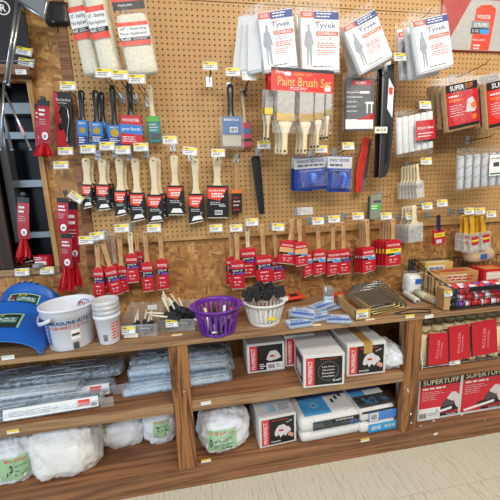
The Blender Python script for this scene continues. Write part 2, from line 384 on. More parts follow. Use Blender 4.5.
# ------------------------------------------------------------------ peg hooks and price tags
def tagcard(parent, x, y, z, wd=.060, ht=.033, rot=0, yellow=.38, blank=False):
    h = MB().box(-wd/2-.005, wd/2+.005, 0, .0012, -ht/2-.004, ht/2+.004).build('tag_holder', TAGH, parent)
    h.location = (x, y, z); h.rotation_euler = (R(-12), rot, 0)
    if blank: return h
    part('price_tag', WHITE, h, -wd/2, wd/2, -.0012, -.0002, -ht/2, ht/2)
    part('yellow_band', YEL, h, -wd/2, wd/2, -.0018, -.0012, ht/2-ht*yellow, ht/2)
    lines(h, -wd*.42, wd*.3, -ht*.42, ht*.1, 2, -.0015, DGREY, int(abs(x*1000+z*777)) % 97)
    lines(h, -wd*.42, wd*.0, ht*.18, ht*.46, 1, -.0021, BLACK, 3)
    return h
NH = [0]
def hook(px, py, label, L=.2, rot=0, blank=False, notag=False, wd=.058, ht=.032, dark=True, double=True):
    """px,py: where the tag (front end) is seen; the prong runs straight back to the board"""
    P = wp(px, py, -L); o = thing('peg_hook', label, 'hook', (P.x, 0, P.z-.02), 0, 'peg hooks on the board')
    m_ = DWIRE if dark else STEEL
    MB().tube([(0, .002, 0), (0, -L*.5, -.001), (0, -L+.02, .002), (0, -L+.004, .014)], .0021, 6).build('prong', m_, o, True)
    if double and not notag: MB().tube([(.006, .002, .018), (.006, -L*.5, .02), (.003, -L+.002, .022)], .0016, 6).build('tag_wire', m_, o, True)
    part('mount_plate', GALV, o, -.014, .014, -.004, -.0005, -.014, .03)
    if not notag: tagcard(o, 0, -L-.002, .02, wd, ht, rot, blank=blank)
    return o
for a in [
    (68, 86, 'hook with a yellow and white price tag left of the black handled brushes', .16),
    (104, 73, 'hook whose price tag sits under the middle bag of floor applicator refill', .29),
    (120, 75, 'hook whose price tag sits at the corner of the widest refill bag', .29),
    (137, 79, 'hook whose price tag sits below the widest refill bag', .29),
    (210, 66, 'empty hook with a price tag on the bare pegboard left of the coveralls', .17),
    (233, 72, 'hook with price tag above the black handled brush in a clear case', .17),
    (400, 57, 'hook with price tag between the two rightmost coverall bags', .2),
    (88, 149, 'hook with price tag above the first white handled brush', .14),
    (107, 146, 'hook with price tag above the second white handled brush', .14),
    (123, 150, 'hook with price tag above the third white handled brush', .14),
    (141, 147, 'hook with price tag above the fifth white handled brush', .14),
    (170, 140, 'hook with price tag under the green and teal labelled brush', .14),
    (218, 153, 'hook with price tag above the widest black sleeved brush', .14),
    (264, 145, 'hook with price tag above the black ribbed plastic tool', .16),
    (321, 149, 'hook with price tag below the paint brush set', .16),
    (348, 146, 'hook with price tag above the right blue edger pack', .16),
    (86, 240, 'hook with price tag at the left edge above the red sleeved brushes', .14),
    (122, 228, 'hook with wide price tag over the bunch of red sleeved brushes', .16),
    (154, 228, 'hook with price tag over the two single red sleeved brushes', .16),
    (216, 228, 'hook with price tag hanging alone below the widest black sleeved brush', .1),
    (236, 228, 'hook with pale price tag over the leftmost middle red brushes', .12),
    (252, 222, 'hook with price tag over the second red brush of the middle bunch', .12),
    (318, 221, 'hook with small price tag over the slim red brush near the middle', .14),
    (334, 219, 'hook with price tag over the pair of red brushes with pale stripes', .14),
    (358, 216, 'hook with wide price tag below the green pack', .16),
    (386, 216, 'hook with price tag over the yellow banded red brushes', .14),
    (427, 206, 'hook with price tag right of the upper chip brushes', .14),
    (442, 203, 'hook with tilted price tag above the purple handled brush', .16),
    (426, 161, 'hook with price tag under the bag of white roller sleeves', .16),
    (469, 211, 'hook with price tag over the left yellow handled brushes', .14),
    (480, 211, 'hook with price tag over the middle yellow handled brushes', .14),
    (491, 214, 'hook with price tag over the right yellow handled brushes', .16)]:
    hook(*a)
hook(190, 151, 'hook with a tilted price tag above the seventh white handled brush', .14, rot=R(8))
hook(278, 227, 'hook with a crooked price tag over the fourth brush of the middle bunch', .14, rot=R(6))
hook(97, 236, 'hook with slanted yellow tag over the leftmost red sleeved brushes', .14, rot=R(-4))
hook(249, 76, 'hook with a grey blank tag holder under the leftmost coverall bags', .2, blank=True)
hook(305, 211, 'hook with a grey blank tag holder over the two tilted red brushes', .14, blank=True, wd=.075)
hook(425, 105, 'hook with a white tag above the bag of white roller sleeves', .2, blank=False)
hook(411, 216, 'hook with a white tag in front of the lower chip brushes', .12)
for px, py, lb, L in ((331, 36, 'bare double hook in front of the second coverall bag', .26), (375, 10, 'bare long hook above the tilted coverall bag', .24), (432, 6, 'bare long hook above the rightmost coverall bag', .24),
                      (490, 58, 'bare long hook holding the left brown refill bags', .24), (386, 70, 'bare hook in front of the black blades', .2),
                      (247, 84, 'bare hook over the pale handled brush in the clear case', .14), (391, 193, 'bare hook holding the green pack', .12),
                      (440, 214, 'bare hook holding the purple handled brush', .1), (239, 153, 'bare hook over the orange topped small brush', .12), (495, 132, 'bare long hook holding the silver roller pack', .18)):
    hook(px, py, lb, L, notag=True)

# ------------------------------------------------------------------ brushes hanging on the hooks
def handle(parent, z0, z1, w, mt, d=.012, hole=True, bulge=1.0):
    h = z1-z0
    pr = [(0, z0, w*.62, d*.55), (0, z0+h*.06, w*.5, d*.5), (0, z0+h*.2, w*.35, d*.42), (0, z0+h*.45, w*.33, d*.42), (0, z0+h*.72, w*.42*bulge, d*.5),
          (0, z0+h*.9, w*.46*bulge, d*.5), (0, z0+h*.975, w*.36*bulge, d*.42), (0, z1, w*.16, d*.25)]
    o = MB().loft(pr, 12).build('handle', mt, parent, True)
    if hole: MB().rings([[(.0035*math.cos(a), y, z1-h*.1+.0035*math.sin(a)) for a in [2*math.pi*k/10 for k in range(10)]] for y in (-d*.5-.0008, d*.5+.0008)]).build('hanging_hole', HOLE, o)
    return o
def sleeve(parent, name, w, z0, z1, mt, d=.018, slant=0, taper=0):
    """folded card sleeve; slant lifts the right lower corner"""
    return MB().prism([(-w/2, z0), (w/2, z0+slant), (w/2-taper, z1), (-w/2+taper, z1)], -d/2, d/2).build(name, mt, parent, bevel=.0015)

BG = 'brushes hanging on the pegboard'
def black_brush(top, zs, bot, wpx, label, Y=-.05, slant=0, wide=False, seed=0, hw=.046):
    """white wooden handle, black card sleeve with a red slanted panel"""
    o, L = hang('paint_brush', label, 'paint brush', top, bot, Y, BG)
    w = pw(*bot, wpx, Y); hs = L*(bot[1]-zs)/(bot[1]-top[1]); f = -.0092
    handle(o, hs-.01, L, hw if not wide else hw*1.15, HANDLE)
    s = sleeve(o, 'card_sleeve', w, 0, hs, BLACK, .018, slant, w*.02)
    zt = hs*.93
    poly(s, 'red_panel', [(-w*.46, hs*.60), (w*.10, hs*.52), (w*.44, zt), (-w*.46, zt)], f, RED2)
    text(s, 'PAINTER', -w*.02, hs*.84, w*.72, hs*.06, f-.0012, WHITE)
    lines(s, -w*.28, w*.36, hs*.62, hs*.78, 2, f-.0011, WHITE, seed+2, fill=.6)
    lines(s, -w*.34, w*.36, hs*.38, hs*.50, 2, f-.0004, LGREY, seed+5, fill=.4)
    if wide:
        text(s, '100mm', w*.2, hs*.36, w*.3, hs*.06, f-.0006, WHITE)
        part('barcode_panel', WHITE, s, -w*.14, w*.2, f-.0006, f, hs*.08, hs*.22); barcode(s, -w*.12, w*.18, hs*.1, hs*.2, f-.0006, seed)
    else:
        text(s, '2"', w*.3, hs*.34, w*.14, hs*.07, f-.0006, WHITE)
        poly(s, 'white_panel', [(-w*.33, hs*.05+slant*.25), (w*.40, hs*.05+slant*.9), (w*.26, hs*.2+slant*.6), (-w*.18, hs*.2+slant*.3)], f, WHITE)
    MB().prism([(-w*.44, -.006), (w*.44, slant-.006), (w*.46, slant+.002), (-w*.46, .002)], -.006, .006).build('bristles', BRIST, o)
    return o
for i, (tp, zs, bt, wd, lb, sl) in enumerate([
    ((86, 158), 184, (88.5, 208), 10, 'white handled brush with black and red sleeve, first from the left in its row', .012),
    ((102, 159), 184, (104.5, 210), 14, 'white handled brush with black and red sleeve, second in its row', .010),
    ((119, 157), 190, (122, 216), 12.5, 'white handled brush with black and red sleeve, third in its row', .014),
    ((135, 158), 192, (139, 221), 15, 'white handled brush with black and red sleeve, fourth in its row', .014),
    ((153, 157), 194, (156.5, 222), 16, 'white handled brush with black and red sleeve, fifth in its row', .010),
    ((174, 155), 185, (176.5, 214), 17, 'white handled square brush with black and red sleeve, sixth in its row', 0),
    ((195, 158), 193, (197, 223), 16, 'white handled slanted brush with black and red sleeve, seventh in its row', .016)]):
    black_brush(tp, zs, bt, wd, lb, -.055, sl, seed=i*7)
    if i < 5 and i != 3:
        black_brush((tp[0]+3.6, tp[1]+1), zs-1, (bt[0]+3.4, bt[1]-3), wd, 'second white handled brush hidden behind ' + ('the first', 'the second', 'the third', '', 'the fifth')[i] + ' in the black sleeved row', -.028, sl, seed=i*7+3)
black_brush((217, 157), 185, (218, 217), 22, 'widest white handled brush with black sleeve and barcode, eighth in its row', -.055, 0, True, 61)
# small orange topped brush
o, L = hang('detail_brush', 'small thin handled brush with orange band and black wrapper', 'paint brush', (236, 158), (237, 214), -.05, BG)
w_ = pw(237, 214, 10, -.05); hs = L*.44
handle(o, hs-.01, L, .014, HANDLE2, .008)
s = sleeve(o, 'wrapper', w_, 0, hs, BLACK, .012, .008); part('orange_band', ORANGE, s, -w_/2-.0004, w_/2+.0004, -.0066, .0066, hs*.86, hs+.001)
lines(s, -w_*.35, w_*.35, hs*.1, hs*.75, 4, -.0066, RED, 4, fill=.35); lines(s, -w_*.35, w_*.35, hs*.3, hs*.6, 2, -.0068, LGREY, 6, fill=.3)

def red_brush(top, zs, bot, wpx, label, Y=-.06, slant=0, style='black', hm=HANDLE2, seed=0, hw=.032, detail=True, d=.016, yaw=0):
    """natural handle, red printed sleeve"""
    o, L = hang('paint_brush', label, 'paint brush', top, bot, Y, 'red sleeved brushes below the pegboard', yaw)
    w = pw(*bot, wpx, Y); hs = L*(bot[1]-zs)/(bot[1]-top[1]); f = -d/2-.0002
    h = handle(o, hs-.012, L, hw, hm)
    text(h, 'silver tip', 0, hs+(L-hs)*.5, (L-hs)*.3, .006, -.0062, RED, R(88))
    s = sleeve(o, 'card_sleeve', w, 0, hs, RED, d, slant, w*.03)
    # rounded shoulder tab over the ferrule
    MB().prism([(-w*.22, hs-.001), (w*.22, hs-.001), (w*.14, hs+.007), (-w*.14, hs+.007)], -d*.4, d*.4).build('shoulder', RED, s)
    text(s, 'WOOSTER', 0, hs*.82, w*.8, hs*.085, f-.0004, WHITE)
    if style == 'black':
        part('black_stripe', BLACK, s, -w*.485, w*.485, f-.0006, f, hs*.50, hs*.70)
        text(s, 'SILVER TIP', 0, hs*.645, w*.7, hs*.06, f-.0010, WHITE); part('purple_stripe', PURP, s, -w*.1, w*.46, f-.0010, f, hs*.51, hs*.58)
        text(s, '2"', -w*.28, hs*.55, w*.18, hs*.06, f-.0012, WHITE)
    elif style == 'blue':
        part('pale_stripe', LGREY, s, -w*.485, w*.485, f-.0006, f, hs*.52, hs*.70); part('black_block', BLACK, s, -w*.485, -w*.05, f-.0010, f, hs*.52, hs*.6)
        part('blue_block', LBLUE, s, 0, w*.46, f-.0012, f, hs*.53, hs*.62); lines(s, -w*.4, w*.4, hs*.62, hs*.69, 1, f-.0012, DGREY, seed, fill=.5)
    elif style == 'yellow':
        part('yellow_stripe', YEL, s, -w*.485, w*.485, f-.0006, f, hs*.50, hs*.68); text(s, 'Z-PRO', w*.05, hs*.62, w*.5, hs*.07, f-.0010, BLACK)
        part('blue_block', LBLUE, s, w*.05, w*.44, f-.0012, f, hs*.42, hs*.5); part('black_block', BLACK, s, -w*.44, 0, f-.0012, f, hs*.42, hs*.5)
    elif style == 'tan':
        part('tan_stripe', mat('tan_print', '#d9a873', .5), s, -w*.485, w*.485, f-.0006, f, hs*.44, hs*.72); part('black_stripe', BLACK, s, -w*.485, -w*.02, f-.0010, f, hs*.42, hs*.5)
        part('blue_block', LBLUE, s, 0, w*.44, f-.0010, f, hs*.42, hs*.5)
    lines(s, -w*.25, w*.25, hs*.36, hs*.42, 1, f-.0004, WHITE, seed+1, fill=.45)
    text(s, '%d' % (50+seed % 20), -w*.18, hs*.24, w*.16, hs*.06, f-.0006, WHITE); text(s, 'mm', w*.12, hs*.24, w*.2, hs*.05, f-.0006, WHITE)
    text(s, '2 in', -w*.05, hs*.14, w*.36, hs*.05, f-.0006, WHITE)
    MB().prism([(-w*.45, -.005), (w*.45, slant-.005), (w*.46, slant+.003), (-w*.46, .003)], -.005, .005).build('bristles', BRIST, o)
    return o
H3 = mat('grey_wood_handle', '#b59d86', .5, var=.12)
for a in [
    ((97, 243), 268, (100, 297), 11, 'red sleeved brush hanging furthest left under the slanted yellow tag', -.10, .004, 'black', HANDLE2),
    ((99, 241), 266, (106, 293), 10, 'red sleeved brush behind the two leftmost of its bunch', -.07, .004, 'black', HANDLE2),
    ((102, 240), 267, (118, 294), 13, 'red sleeved brush swung to the right beside the leftmost one', -.105, .004, 'black', HANDLE2),
    ((108, 233), 262, (112, 288), 12, 'grey handled red sleeved brush at the back of the left bunch', -.04, .004, 'black', H3),
    ((119, 234), 266, (123.5, 291), 11.5, 'red sleeved brush hanging under the wide price tag', -.08, .004, 'black', HANDLE2),
    ((112, 233), 264, (118, 287), 11, 'second grey handled brush at the back of the left bunch', -.055, .004, 'black', H3),
    ((130, 232), 254, (133.5, 282), 12.5, 'short pale handled red sleeved brush hanging higher than its neighbours', -.09, .004, 'black', HANDLE),
    ((136, 233), 252, (140, 277), 11, 'red sleeved brush partly behind the short pale handled one', -.05, .004, 'black', HANDLE2),
    ((145, 231), 262, (149, 291), 12, 'single red sleeved brush, second from right in the left bunch', -.08, .006, 'black', HANDLE2),
    ((160, 231), 259, (163.5, 289), 12, 'single red sleeved brush furthest right in the left bunch', -.08, .006, 'black', HANDLE2),
    ((231, 230), 257, (232, 284), 12, 'red sleeved brush at the back left of the middle bunch', -.05, .004, 'black', HANDLE2),
    ((236.5, 232), 260, (238, 288), 14, 'red sleeved brush at the front left of the middle bunch', -.11, 0, 'black', HANDLE2),
    ((247, 228), 248, (249, 276), 16, 'wide red sleeved brush hanging highest in the middle bunch', -.07, 0, 'black', HANDLE),
    ((262, 224), 255, (265, 282), 17, 'widest red sleeved brush in the centre of the middle bunch', -.09, 0, 'black', HANDLE2),
    ((274, 228), 258, (278, 281), 14, 'red sleeved brush hanging right of the widest one in the middle bunch', -.06, .008, 'black', HANDLE2),
    ((293, 219), 241, (286.5, 263), 19, 'red sleeved brush with tan picture stripe tilted to the left', -.10, 0, 'tan', HANDLE2),
    ((299, 219), 242, (301.5, 265), 12.5, 'red sleeved brush with tan picture stripe beside the left tilted one', -.12, .004, 'tan', HANDLE2),
    ((291, 219), 241, (295, 261), 14, 'red sleeved brush hanging behind the two tan striped ones', -.06, .004, 'tan', HANDLE2),
    ((303, 224), 251, (308.5, 276), 10, 'dark handled slim red brush right of the tan striped ones', -.07, .014, 'blue', mat('brown_wood_handle', '#a0683c', .45)),
    ((317.6, 222), 249, (319.5, 275), 12, 'slim red sleeved brush with pale stripe hanging alone near the middle', -.08, .014, 'blue', HANDLE2),
    ((333, 222), 250, (333, 275), 12.5, 'red sleeved brush with pale stripe, left one of a pair', -.08, .014, 'blue', HANDLE2),
    ((343, 221), 249, (344, 273), 12.5, 'red sleeved brush with black stripe, right one of a pair', -.07, 0, 'black', HANDLE2)]:
    red_brush(*a[:5], Y=a[5], slant=a[6], style=a[7], hm=a[8], seed=int(a[0][0]))
ordi = ('front', 'second', 'third', 'fourth', 'fifth')
for k in range(4):
    red_brush((367-1.8*k, 219), 247, (368.5-2.6*k, 272), 12.5, 'red sleeved brush with pale stripe, %s of the stack right of the pair' % ordi[k], -.13+.027*k, .012, 'blue', HANDLE2, 40+k)
for k in range(5):
    red_brush((393-2.6*k, 218.5), 240, (392.5-3.6*k, 265), 15.5, 'red sleeved brush with yellow stripe, %s of its stack' % ordi[k], -.15+.027*k, .0, 'yellow', HANDLE2, 50+k)

# black handled brushes in blue sleeves
def blue_brush(top, zs, bot, wpx, label, Y, seed):
    o, L = hang('paint_brush', label, 'paint brush', top, bot, Y, 'black handled brushes')
    w = pw(*bot, wpx, Y); hs = L*(bot[1]-zs)/(bot[1]-top[1])
    handle(o, hs-.01, L, .031, BLK, .015)
    s = sleeve(o, 'card_sleeve', w, 0, hs, BLUE, .016, .006); f = -.0083
    part('navy_panel', NAVY, s, -w*.48, w*.48, f-.0006, f, hs*.02+.006, hs*.42)
    c = MB().rings([[(w*.3*math.cos(t), y, hs*.62+w*.3*math.sin(t)) for t in [2*math.pi*k/16 for k in range(16)]] for y in (f-.001, f)]).build('gold_seal', BRASS, s)
    text(s, 'BEST', 0, hs*.88, w*.6, hs*.08, f-.0004, WHITE); lines(s, -w*.36, w*.36, hs*.12, hs*.38, 3, f-.001, WHITE, seed, fill=.45)
    return o
blue_brush((81, 90), 120, (84, 147), 10.5, 'black handled brush in a narrow blue sleeve, leftmost', -.08, 1)
blue_brush((95, 90), 122, (98, 145), 12, 'black handled brush in a blue sleeve with gold seal, second from left', -.10, 2)
blue_brush((101, 92), 122, (104, 143), 11, 'black handled brush half hidden behind the second blue sleeved one', -.05, 3)
blue_brush((112, 85), 125, (116, 146), 14, 'black handled brush in a wide blue sleeve, left of the red and blue one', -.09, 4)
o, L = hang('paint_brush', 'black handled brush in a wide red sleeve with blue band', 'paint brush', (129, 83), (132.5, 145), -.11, 'black handled brushes')
w_ = pw(132, 145, 22, -.11); hs = L*30/62
handle(o, hs-.01, L, .034, BLK, .015); s = sleeve(o, 'card_sleeve', w_, 0, hs, RED, .018, 0, .004); f = -.0093
MB().prism([(-w_*.5, hs*.40), (w_*.51, hs*.34), (w_*.51, hs*.66), (-w_*.5, hs*.70)], f-.0008, f).build('blue_band', BLUE, s)
text(s, 'WOOSTER', 0, hs*.83, w_*.75, hs*.1, f-.0004, WHITE); text(s, 'pro form', 0, hs*.52, w_*.8, hs*.14, f-.0014, WHITE)
lines(s, -w_*.4, w_*.4, hs*.08, hs*.3, 3, f-.0004, WHITE, 8, fill=.35)
o, L = hang('paint_brush', 'pale handled brush in a green and teal sleeve', 'paint brush', (149, 85), (156, 143), -.08, BG)
w_ = pw(156, 143, 12.5, -.08); hs = L*27/58
handle(o, hs-.01, L, .03, HANDLE, .012); s = sleeve(o, 'card_sleeve', w_, 0, hs, TEAL, .016, .003); f = -.0083
part('green_top', LIME, s, -w_*.49, w_*.49, f-.0006, f, hs*.80, hs*.99); part('dark_block', DGREY, s, -w_*.3, w_*.46, f-.0006, f, hs*.12, hs*.36)
lines(s, -w_*.36, w_*.36, hs*.42, hs*.74, 3, f-.0004, LGREY, 9, fill=.45)

# brush in a clear case and the one behind it
o, L = hang('cased_brush', 'black handled wide brush in a clear case with blue label', 'paint brush', (230, 84), (232, 149), -.10, BG)
w_ = pw(232, 149, 24, -.10); hs = L*33/65
handle(o, hs-.012, L, .036, BLK, .016)
part('ferrule', FERR, o, -w_*.36, w_*.36, -.009, .009, hs*.80, hs*.98); part('bristles', BRIST, o, -w_*.38, w_*.38, -.009, .009, hs*.08, hs*.80)
c = MB().box(-w_/2, w_/2, -.016, .016, 0, hs).build('clear_case', CLEARP, o)
part('blue_label', mat('slate_blue_label', '#5478a8', .45), c, -w_*.36, w_*.40, -.0168, -.016, hs*.45, hs*.97); part('barcode_panel', WHITE, c, -w_*.08, w_*.24, -.0174, -.0168, hs*.5, hs*.66)
barcode(c, -w_*.06, w_*.22, hs*.52, hs*.64, -.0174, 5); text(c, 'BRISTLE', 0, hs*.88, w_*.6, hs*.07, -.0172, WHITE)
o, L = hang('paint_brush', 'pale handled brush with pink label behind the clear cased brush', 'paint brush', (242, 92), (247, 147), -.04, BG)
handle(o, L*.42, L, .02, HANDLE); s = sleeve(o, 'card_sleeve', .06, .0, L*.45, mat('pink_card', '#c9486a', .45), .014)
part('blue_block', mat('slate_blue_label', ''), s, -.028, .028, -.0078, -.007, L*.24, L*.34); part('black_block', BLACK, s, -.028, .028, -.0078, -.007, L*.1, L*.15)

# chip brushes (bare wood handle, steel ferrule, grey bristle, clear pouch)
def chip(top, bot, wpx, label, Y, bm=BRIST, pouch=True):
    o, L = hang('chip_brush', label, 'paint brush', top, bot, Y, 'chip brushes')
    w = pw(*bot, wpx, Y)
    MB().loft([(0, L*.38, w*.46, .007), (0, L*.46, w*.42, .007), (0, L*.56, w*.2, .006), (0, L*.8, w*.17, .006), (0, L*.95, w*.2, .006), (0, L, w*.1, .004)], 12).build('handle', HANDLE, o, True)
    part('ferrule', FERR, o, -w*.5, w*.5, -.008, .008, L*.27, L*.40); part('bristles', bm, o, -w*.49, w*.49, -.007, .007, 0, L*.27)
    if pouch: part('clear_pouch', FILMH, o, -w*.56, w*.56, -.010, .010, -.004, L*.5)
    return o
for k in range(6):
    chip((417-2.9*k, 164+.5*k), (419.5-3.4*k, 197+.2*k), 7, '%s of the upper row of thin chip brushes' % ('front brush', 'second brush', 'third brush', 'fourth brush', 'fifth brush', 'rearmost brush')[k], -.15+.02*k)
for k in range(4):
    chip((414-3.2*k, 205+.3*k), (414.5-4*k, 241), 13, '%s of the lower row of wide grey chip brushes' % ('front brush', 'second brush', 'third brush', 'rearmost brush')[k], -.13+.03*k, mat('grey_bristle', '#9d978b', .8, var=.25, scale=220))
# purple handled brush
o, L = hang('paint_brush', 'dark purple handled small brush with red and yellow sleeve', 'paint brush', (438.5, 215), (438.5, 244), -.08, BG)
w_ = pw(438, 244, 10.5, -.08); hs = L*.5
handle(o, hs-.01, L, .036, mat('dark_purple_plastic', '#2c1f48', .35), .016, bulge=.8); s = sleeve(o, 'card_sleeve', w_, 0, hs, RED, .014)
part('yellow_band', YEL, s, -w_*.49, w_*.49, -.0078, -.007, hs*.5, hs*.78); text(s, 'SHORT', 0, hs*.64, w_*.7, hs*.12, -.0082, BLACK)
part('white_block', LGREY, s, -w_*.3, w_*.2, -.0078, -.007, hs*.08, hs*.34)
# yellow handled brushes in clear pouches
YH = mat('yellow_lacquer_handle', '#d9a21c', .3, var=.1, coat=.4)
for k, (tx, ty, bx, by, Y, lb) in enumerate(((463, 214, 461, 250, -.07, 'yellow handled brush in clear pouch, leftmost of its bunch'), (466, 214, 467, 251, -.10, 'yellow handled brush in clear pouch, second of its bunch'),
        (472, 215, 473, 252, -.12, 'yellow handled brush in clear pouch, third of its bunch'), (477, 214, 479, 251, -.10, 'yellow handled brush in clear pouch, fourth of its bunch'),
        (483, 214, 484, 249, -.13, 'yellow handled brush in clear pouch, rightmost of its bunch'))):
    o, L = hang('paint_brush', lb, 'paint brush', (tx, ty), (bx, by), Y, 'yellow handled brushes')
    w = pw(bx, by, 8.5, Y)
    MB().loft([(0, L*.42, w*.40, .008), (0, L*.5, w*.3, .008), (0, L*.7, w*.24, .007), (0, L*.93, w*.3, .008), (0, L, w*.14, .005)], 12).build('handle', YH, o, True)
    part('ferrule', FERR, o, -w*.42, w*.42, -.008, .008, L*.34, L*.44); part('bristles', BRIST, o, -w*.42, w*.42, -.008, .008, L*.05, L*.34)
    p = part('clear_pouch', FILMH, o, -w*.56, w*.56, -.012, .012, 0, L*.5); part('red_label', RED, p, -w*.3, w*.46, -.0128, -.012, L*.2, L*.42)
    part('yellow_stripe', YEL, p, -w*.3, w*.46, -.0134, -.0128, L*.29, L*.34)

# ------------------------------------------------------------------ bagged goods hanging on the hooks
def bag(parent, w, L, d=.02, x=0, header=.0, mt=None, name='clear_bag', seed=1):
    """thin crumpled clear bag round the contents, flat at the top edge"""
    mt = mt or FILM
    def fn(sg):
        def g(u, v):
            X = (u-.5)*w*(1+.03*noise.noise(Vector((v*5, seed, 0)))); Z = v*L
            e = max(0, 1-(2*abs(u-.5))**4)*max(0, 1-(2*abs(v-.45))**6) if v < .95 else 0
            k = .004*noise.noise(Vector((u*7, v*9, seed+sg)))
            return (x+X, sg*(d/2)*e+k*(1 if e else .3), Z)
        return g
    b = MB(); b.surf(fn(-1), 10, 14); b.surf(fn(1), 10, 14)
    return b.build(name, mt, parent, True)
def person_print(c, x, z, s, y):
    """grey figure in coverall printed on a pack"""
    g = poly(c, 'figure_print', [(x-.05*s, z), (x-.02*s, z), (x, z+.45*s), (x+.04*s, z), (x+.08*s, z), (x+.09*s, z+.5*s), (x+.13*s, z+.45*s), (x+.14*s, z+.55*s), (x+.08*s, z+.8*s), (x+.05*s, z+.82*s),
                                (x+.05*s, z+.97*s), (x-.02*s, z+.97*s), (x-.02*s, z+.82*s), (x-.08*s, z+.78*s), (x-.12*s, z+.5*s), (x-.07*s, z+.42*s), (x-.06*s, z+.45*s)], y, mat('figure_grey', '#9a9ea6', .5), .0004)
    return g
def coverall(top, bot, wpx, label, Y, yaw=0, plain=False, seed=1):
    o, L = hang('coverall_bag', label, 'coveralls', top, bot, Y, 'bagged white coveralls', yaw)
    w = pw(*bot, wpx, Y); H = L*.84
    b = MB().rbox(w*.93, .026, H, .012, 7, .0012, 14, seed).build('folded_coverall', mat('coverall_fabric', '#e6ebf0', .7, var=.03, scale=20, bump=.3), o, True)
    f = -.0150
    c = part('printed_card', WHITE, o, -w*.44, w*.44, f, f+.001, H*.05, H*.99)
    if not plain:
        y = f-.0002
        part('red_corner', RED2, c, -w*.44, -w*.14, y-.0005, y, H*.88, H*.98); part('blue_banner', NAVY, c, -w*.14, w*.44, y-.0005, y, H*.86, H*.98)
        lines(c, -.08*w, w*.40, H*.88, H*.97, 2, y-.0008, WHITE, seed, fill=.4); text(c, 'SIZE', -w*.29, H*.93, w*.2, H*.05, y-.0008, WHITE)
        text(c, 'Tyvek', w*.12, H*.755, w*.50, H*.115, y-.0004, NAVY); text(c, 'DuPont', w*.0, H*.83, w*.2, H*.035, y-.0004, RED2)
        part('red_bar', RED2, c, -w*.1, w*.42, y-.0005, y, H*.60, H*.67); text(c, 'COVERALL', w*.16, H*.635, w*.46, H*.04, y-.0009, WHITE)
        lines(c, -w*.08, w*.3, H*.52, H*.58, 2, y-.0002, DGREY, seed+2, fill=.3); lines(c, -w*.08, w*.4, H*.40, H*.50, 3, y-.0002, RED2, seed+3, fill=.5)
        lines(c, -w*.08, w*.4, H*.28, H*.38, 3, y-.0002, RED2, seed+4, fill=.4); lines(c, -w*.2, w*.4, H*.08, H*.13, 1, y-.0002, DGREY, seed+5, fill=.3)
        person_print(c, -w*.28, H*.12, H*.68, y)
    bag(o, w, L, .034, seed=seed)
    return o
coverall((273, 0), (281, 72), 36, 'bagged white coveralls with figure print, front of the leftmost bunch', -.27, R(-8), seed=3)
coverall((257, 4), (256, 74), 17, 'bagged white coveralls seen edge on, second of the leftmost bunch', -.22, R(-38), True, 4)
coverall((252, 6), (247, 74), 15, 'bagged white coveralls seen edge on, third of the leftmost bunch', -.17, R(-40), True, 5)
coverall((247, 6), (239, 72), 14, 'bagged white coveralls seen edge on, rearmost of the leftmost bunch', -.12, R(-42), True, 6)
coverall((318, 0), (320, 74), 42, 'bagged white coveralls with upright card, second from the left', -.24, R(2), seed=7)
coverall((312, 6), (313, 73), 36, 'bagged white coveralls hidden behind the upright second pack', -.17, 0, True, seed=8)
coverall((353, 10), (376, 67), 40, 'bagged white coveralls tilted to the left, third of the packs', -.20, R(4), seed=9)
coverall((353, 16), (366, 74), 36, 'bagged white coveralls behind the tilted third pack', -.13, R(2), True, seed=10)
coverall((426, 8), (435, 72), 40, 'bagged white coveralls with card, furthest right', -.24, R(4), seed=11)
coverall((419, 16), (424, 78), 34, 'bagged white coveralls just behind the rightmost pack', -.18, R(2), True, seed=12)
coverall((408, 22), (411, 80), 26, 'bagged white coveralls rearmost behind the rightmost pack', -.12, 0, False, seed=13)

# floor applicator refills
def refill(top, bot, wpx, label, Y, narrow=False, yaw=0, seed=1):
    o, L = hang('applicator_bag', label, 'refill', top, bot, Y, 'bagged applicator refills', yaw)
    w = pw(*bot, wpx, Y); H = L*(.97 if narrow else .74)
    pad = MB().rbox(w*.9, .05 if not narrow else .07, H, .022, 8, .002, 12, seed).build('fleece_pad', mat('cream_fleece', '#e2dcc6', .95, var=.08, scale=90, bump=.6), o, True)
    f = -.029 if not narrow else -.038; k = L; sc = 1.0 if not narrow else 1.3
    z0 = k*(.34 if not narrow else .38); P = lambda t: z0+k*t*sc; z1 = P(.27)
    part('print_panel', WHITE, o, -w*.43, w*.43, f, f+.001, z0, z1)
    part('red_strip', RED2, o, -w*.43, w*.43, f-.0006, f, P(.225), z1); part('red_base', RED2, o, -w*.43, w*.43, f-.0006, f, z0, P(.055))
    part('black_strip', BLACK, o, -w*.43, w*.43, f-.0008, f, P(.055), P(.095))
    text(o, '10" - Shearling', 0, P(.19), w*.74, k*.042*sc, f-.0004, BLACK); text(o, 'Floor Applicator', 0, P(.135), w*.78, k*.042*sc, f-.0004, BLACK)
    text(o, 'Refill', -w*.26, P(.075), w*.26, k*.03*sc, f-.0012, WHITE); lines(o, -w*.05, w*.4, P(.06), P(.09), 2, f-.0012, LGREY, seed)
    if not narrow:
        part('black_header', BLACK, o, -w*.45, w*.45, f*.4, f*.4+.001, L*.78, L*.92); part('red_header', RED2, o, -w*.45, w*.45, f*.4-.0006, f*.4, L*.875, L*.92); text(o, 'Shearling Refill', -w*.1, L*.83, w*.4, L*.03, f*.4-.0008, WHITE)
    bag(o, w, L*1.04, .075 if not narrow else .09, seed=seed)
    return o
refill((126, -8), (144, 76), 34, 'wide bag of cream floor applicator refill, front right of three', -.25, seed=2)
refill((93, -14), (113, 76), 22, 'narrow bag of cream floor applicator refill in the middle', -.22, True, R(-10), 3)
refill((76, -14), (95, 77), 20, 'narrow bag of cream floor applicator refill, leftmost', -.16, True, R(-14), 4)
